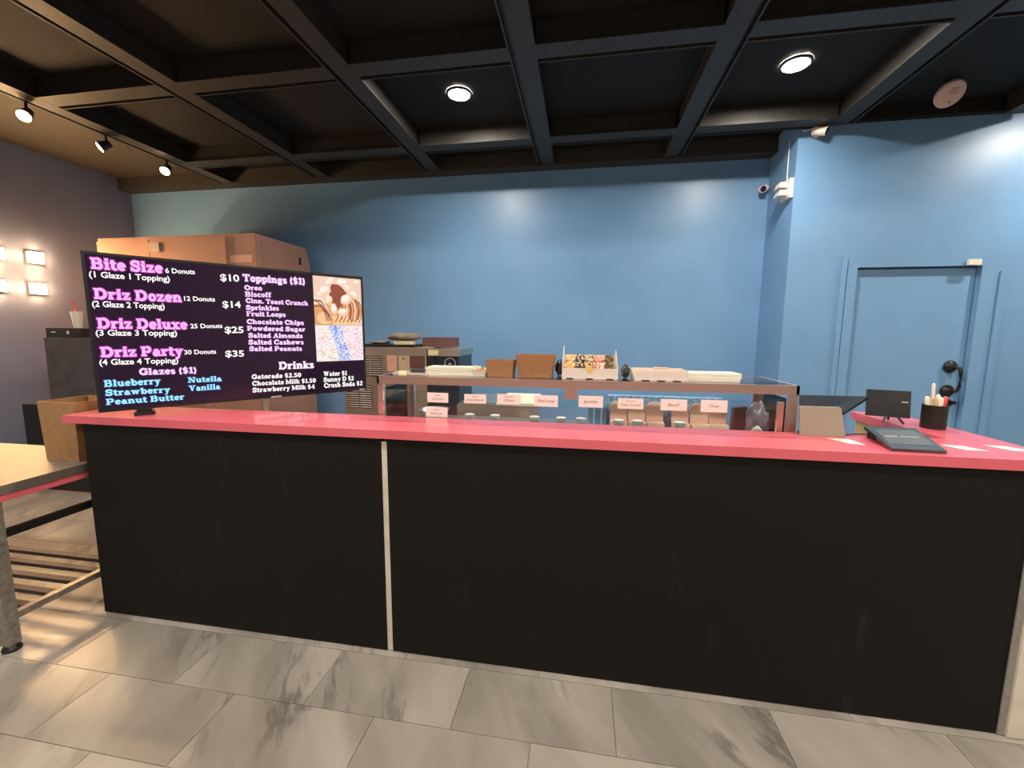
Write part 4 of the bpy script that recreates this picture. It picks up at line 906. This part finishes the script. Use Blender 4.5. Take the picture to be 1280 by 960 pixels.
# customer screen
cs = thing('customer_screen', 'black tablet screen on a small tripod stand beside the pen cup', 'screen', (3.580, .625, CZt), -.35)
mx = Matrix.Translation((-.01, .0, .092)) @ Matrix.Rotation(-.22, 4, 'X')
g_ = MB(); g_.box(-.082, .082, -.012, .012, -.068, .062, mx=mx); g_.build('screen_body', 'black_plastic', cs, bevel=.005)
g_ = MB(); g_.box(-.070, .0, -.0128, -.0122, .020, .054, mx=mx); g_.build('screen_glare', 'dark_glass', cs)
g_ = MB(); g_.box(.048, .072, -.0135, -.0122, .005, .010, mx=mx); g_.build('mark', 'logo', cs)
for q in ((-.03, -.045), (.045, -.05), (.01, .05)):
    MB().tube([(.0, .0, .05), (q[0]*.6, q[1]*.6, .03), (q[0], q[1], .004)], .005).build('leg', 'black_metal', cs)
# pen cup
pc = thing('pen_cup', 'black cylindrical pen cup on the right return ledge', 'cup', (3.684, .505, CZt))
MB().lathe([(.044, 0), (.045, .003), (.045, .108), (.042, .108), (.042, .006)], (0, 0, 0), 28, cap=True).build('cup', 'black_plastic', pc, smooth=False)
PEN = [(-.02, -.01, .20, .0065, 'white_plastic', 'tall white pen standing in the black cup'), (-.030, .005, .138, .010, 'cream_box', 'cream stick at left in the black cup'), (-.012, -.022, .135, .010, 'tan', 'tan wooden stick in the black cup'),
       (.006, -.020, .138, .012, 'cream_box', 'wide cream stick in the middle of the black cup'), (.026, -.016, .142, .009, 'red', 'red marker leaning right in the black cup'), (.012, .012, .148, .008, 'white_plastic', 'short white pen at the back of the black cup')]
for dx, dy, h, r, m_, lb in PEN:
    o = MB().tube([(0, 0, 0), (dx*.35, 0, h*.6), (dx*.55, 0, h-.006), (dx*.56, 0, h)], [r*.8, r, r, r*.55], 10).build('pen', m_, None, smooth=True)
    move(o, 3.684+dx*.55, .505+dy*.7, CZt+.0065); tag(o, lb, 'pen', 'pens in the black cup')
# papers
def paper(pts, label, m_='paper'):
    z = CZt+.0003
    o = MB().prism(pts, z, z+.0012, 'z').build('paper_slip', m_, None); tag(o, label, 'paper', 'paper slips on the pink countertop')
paper([(3.085, .195), (3.165, .192), (3.175, .108), (3.125, .115)], 'thin paper slip in front of the beige stand')
paper([(3.465, .165), (3.535, .160), (3.575, .092), (3.500, .095)], 'white paper slip right of the grey black slab')
paper([(3.630, .190), (3.700, .185), (3.740, .110), (3.665, .115)], 'white paper slip at the right end of the countertop')
o = MB().tube([(3.19, .26, CZt+.004), (3.24, .283, CZt+.004), (3.28, .285, CZt+.004), (3.33, .27, CZt+.004)], .0025).build('cable', 'black_plastic', None, smooth=True)
tag(o, 'thin black cable between beige stand and tilted slab', 'cable')

# ------------------------------------------------------------------ wall devices
def cam_thing(loc, aim, label, s=1.0):
    t = thing('security_camera', label, 'camera', loc)
    a = Vector(aim).normalized(); q = a.to_track_quat('Z', 'Y').to_matrix()
    c = Vector((0, -.075, -.01))*s
    MB().lathe([(.036*s, 0), (.034*s, .02*s)], (0, -.0005, 0), 20, mx=ry).build('mount_plate', 'white_plastic', t)
    MB().tube([(0, -.015*s, 0), c], .010*s).build('arm', 'white_plastic', t)
    MB().lathe([(.024*s, -.06*s), (.034*s, -.055*s), (.036*s, .045*s), (.034*s, .05*s)], c, 24, mx=q).build('camera_body', 'white_plastic', t, smooth=False)
    MB().lathe([(.030*s, .0505*s), (.026*s, .056*s), (.010*s, .060*s)], c, 24, mx=q).build('lens', 'lens', t)
    return t
t = cam_thing((3.965, YD, 3.145), (.8, -.6, -.35), 'white bullet security camera high on the right wall corner', .95)
MB().tube([(-.02, -.03, .01), (-.06, -.05, .02), (-.10, -.05, .005), (-.125, -.055, .012)], .004).build('cable', 'white_plastic', t)
box(-.11, .03, -.06, -.001, .035, .055).build('bracket', 'purple', t, label='violet bracket')
cam_thing((3.775, YB, 2.875), (-.62, -.9, -.35), 'white bullet security camera low in the corner of the back wall', .9)
em_ = thing('emergency_light', 'cream twin head emergency light on the narrow return wall', 'light', (XJ, 2.52, 2.725))
g_ = MB(); g_.box(-.03, -.0005, -.085, .085, -.075, .085); g_.build('housing', 'white_plastic', em_, bevel=.006)
for z in (-.045, .02):
    g_ = MB(); g_.box(-.10, -.0305, -.05, .05, z, z+.045, top=(.015, 0, .01, -.01)); g_.build('lamp_head', 'white_plastic', em_, bevel=.008)
o = MB().tube([(XJ-.006, 2.56, ZC-.16), (XJ-.006, 2.555, 2.812)], .004).build('cable', 'white_plastic', None); tag(o, 'thin white cable running down to the emergency light', 'cable')
sd = thing('smoke_alarm', 'round off-white smoke alarm hanging tilted below the black ceiling', 'smoke alarm', (4.655, 2.06, 3.215))
mxs = Matrix.Rotation(math.radians(-50), 3, 'X')
MB().lathe([(.088, .0), (.090, -.012), (.082, -.026), (.05, -.031)], (0, 0, 0), 32, mx=mxs).build('cover', 'pinkish_plastic', sd)
g_ = MB(); g_.lathe([(.006, -.0312), (.006, -.033)], mxs @ Vector((.01, .045, 0)), 10, mx=mxs); g_.build('led', 'black_plastic', sd)
for k in (-.01, -.025, -.04):
    g_ = MB(); R4 = mxs.to_4x4(); g_.box(-.02, .03, k-.002, k+.002, -.0325, -.0313, mx=R4); g_.build('print_line', 'maroon', sd)
MB().tube([(0, 0, 0), (0, .02, .094)], .02).build('hanger', 'black_metal', sd)
ms = thing('door_sensor', 'small white door sensor at the top right corner of the blue door', 'sensor', (5.215, YD-.0125, 2.05))
box(-.045, .045, -.022, 0, 0, .045).build('sensor_body', 'white_plastic', ms, bevel=.003)
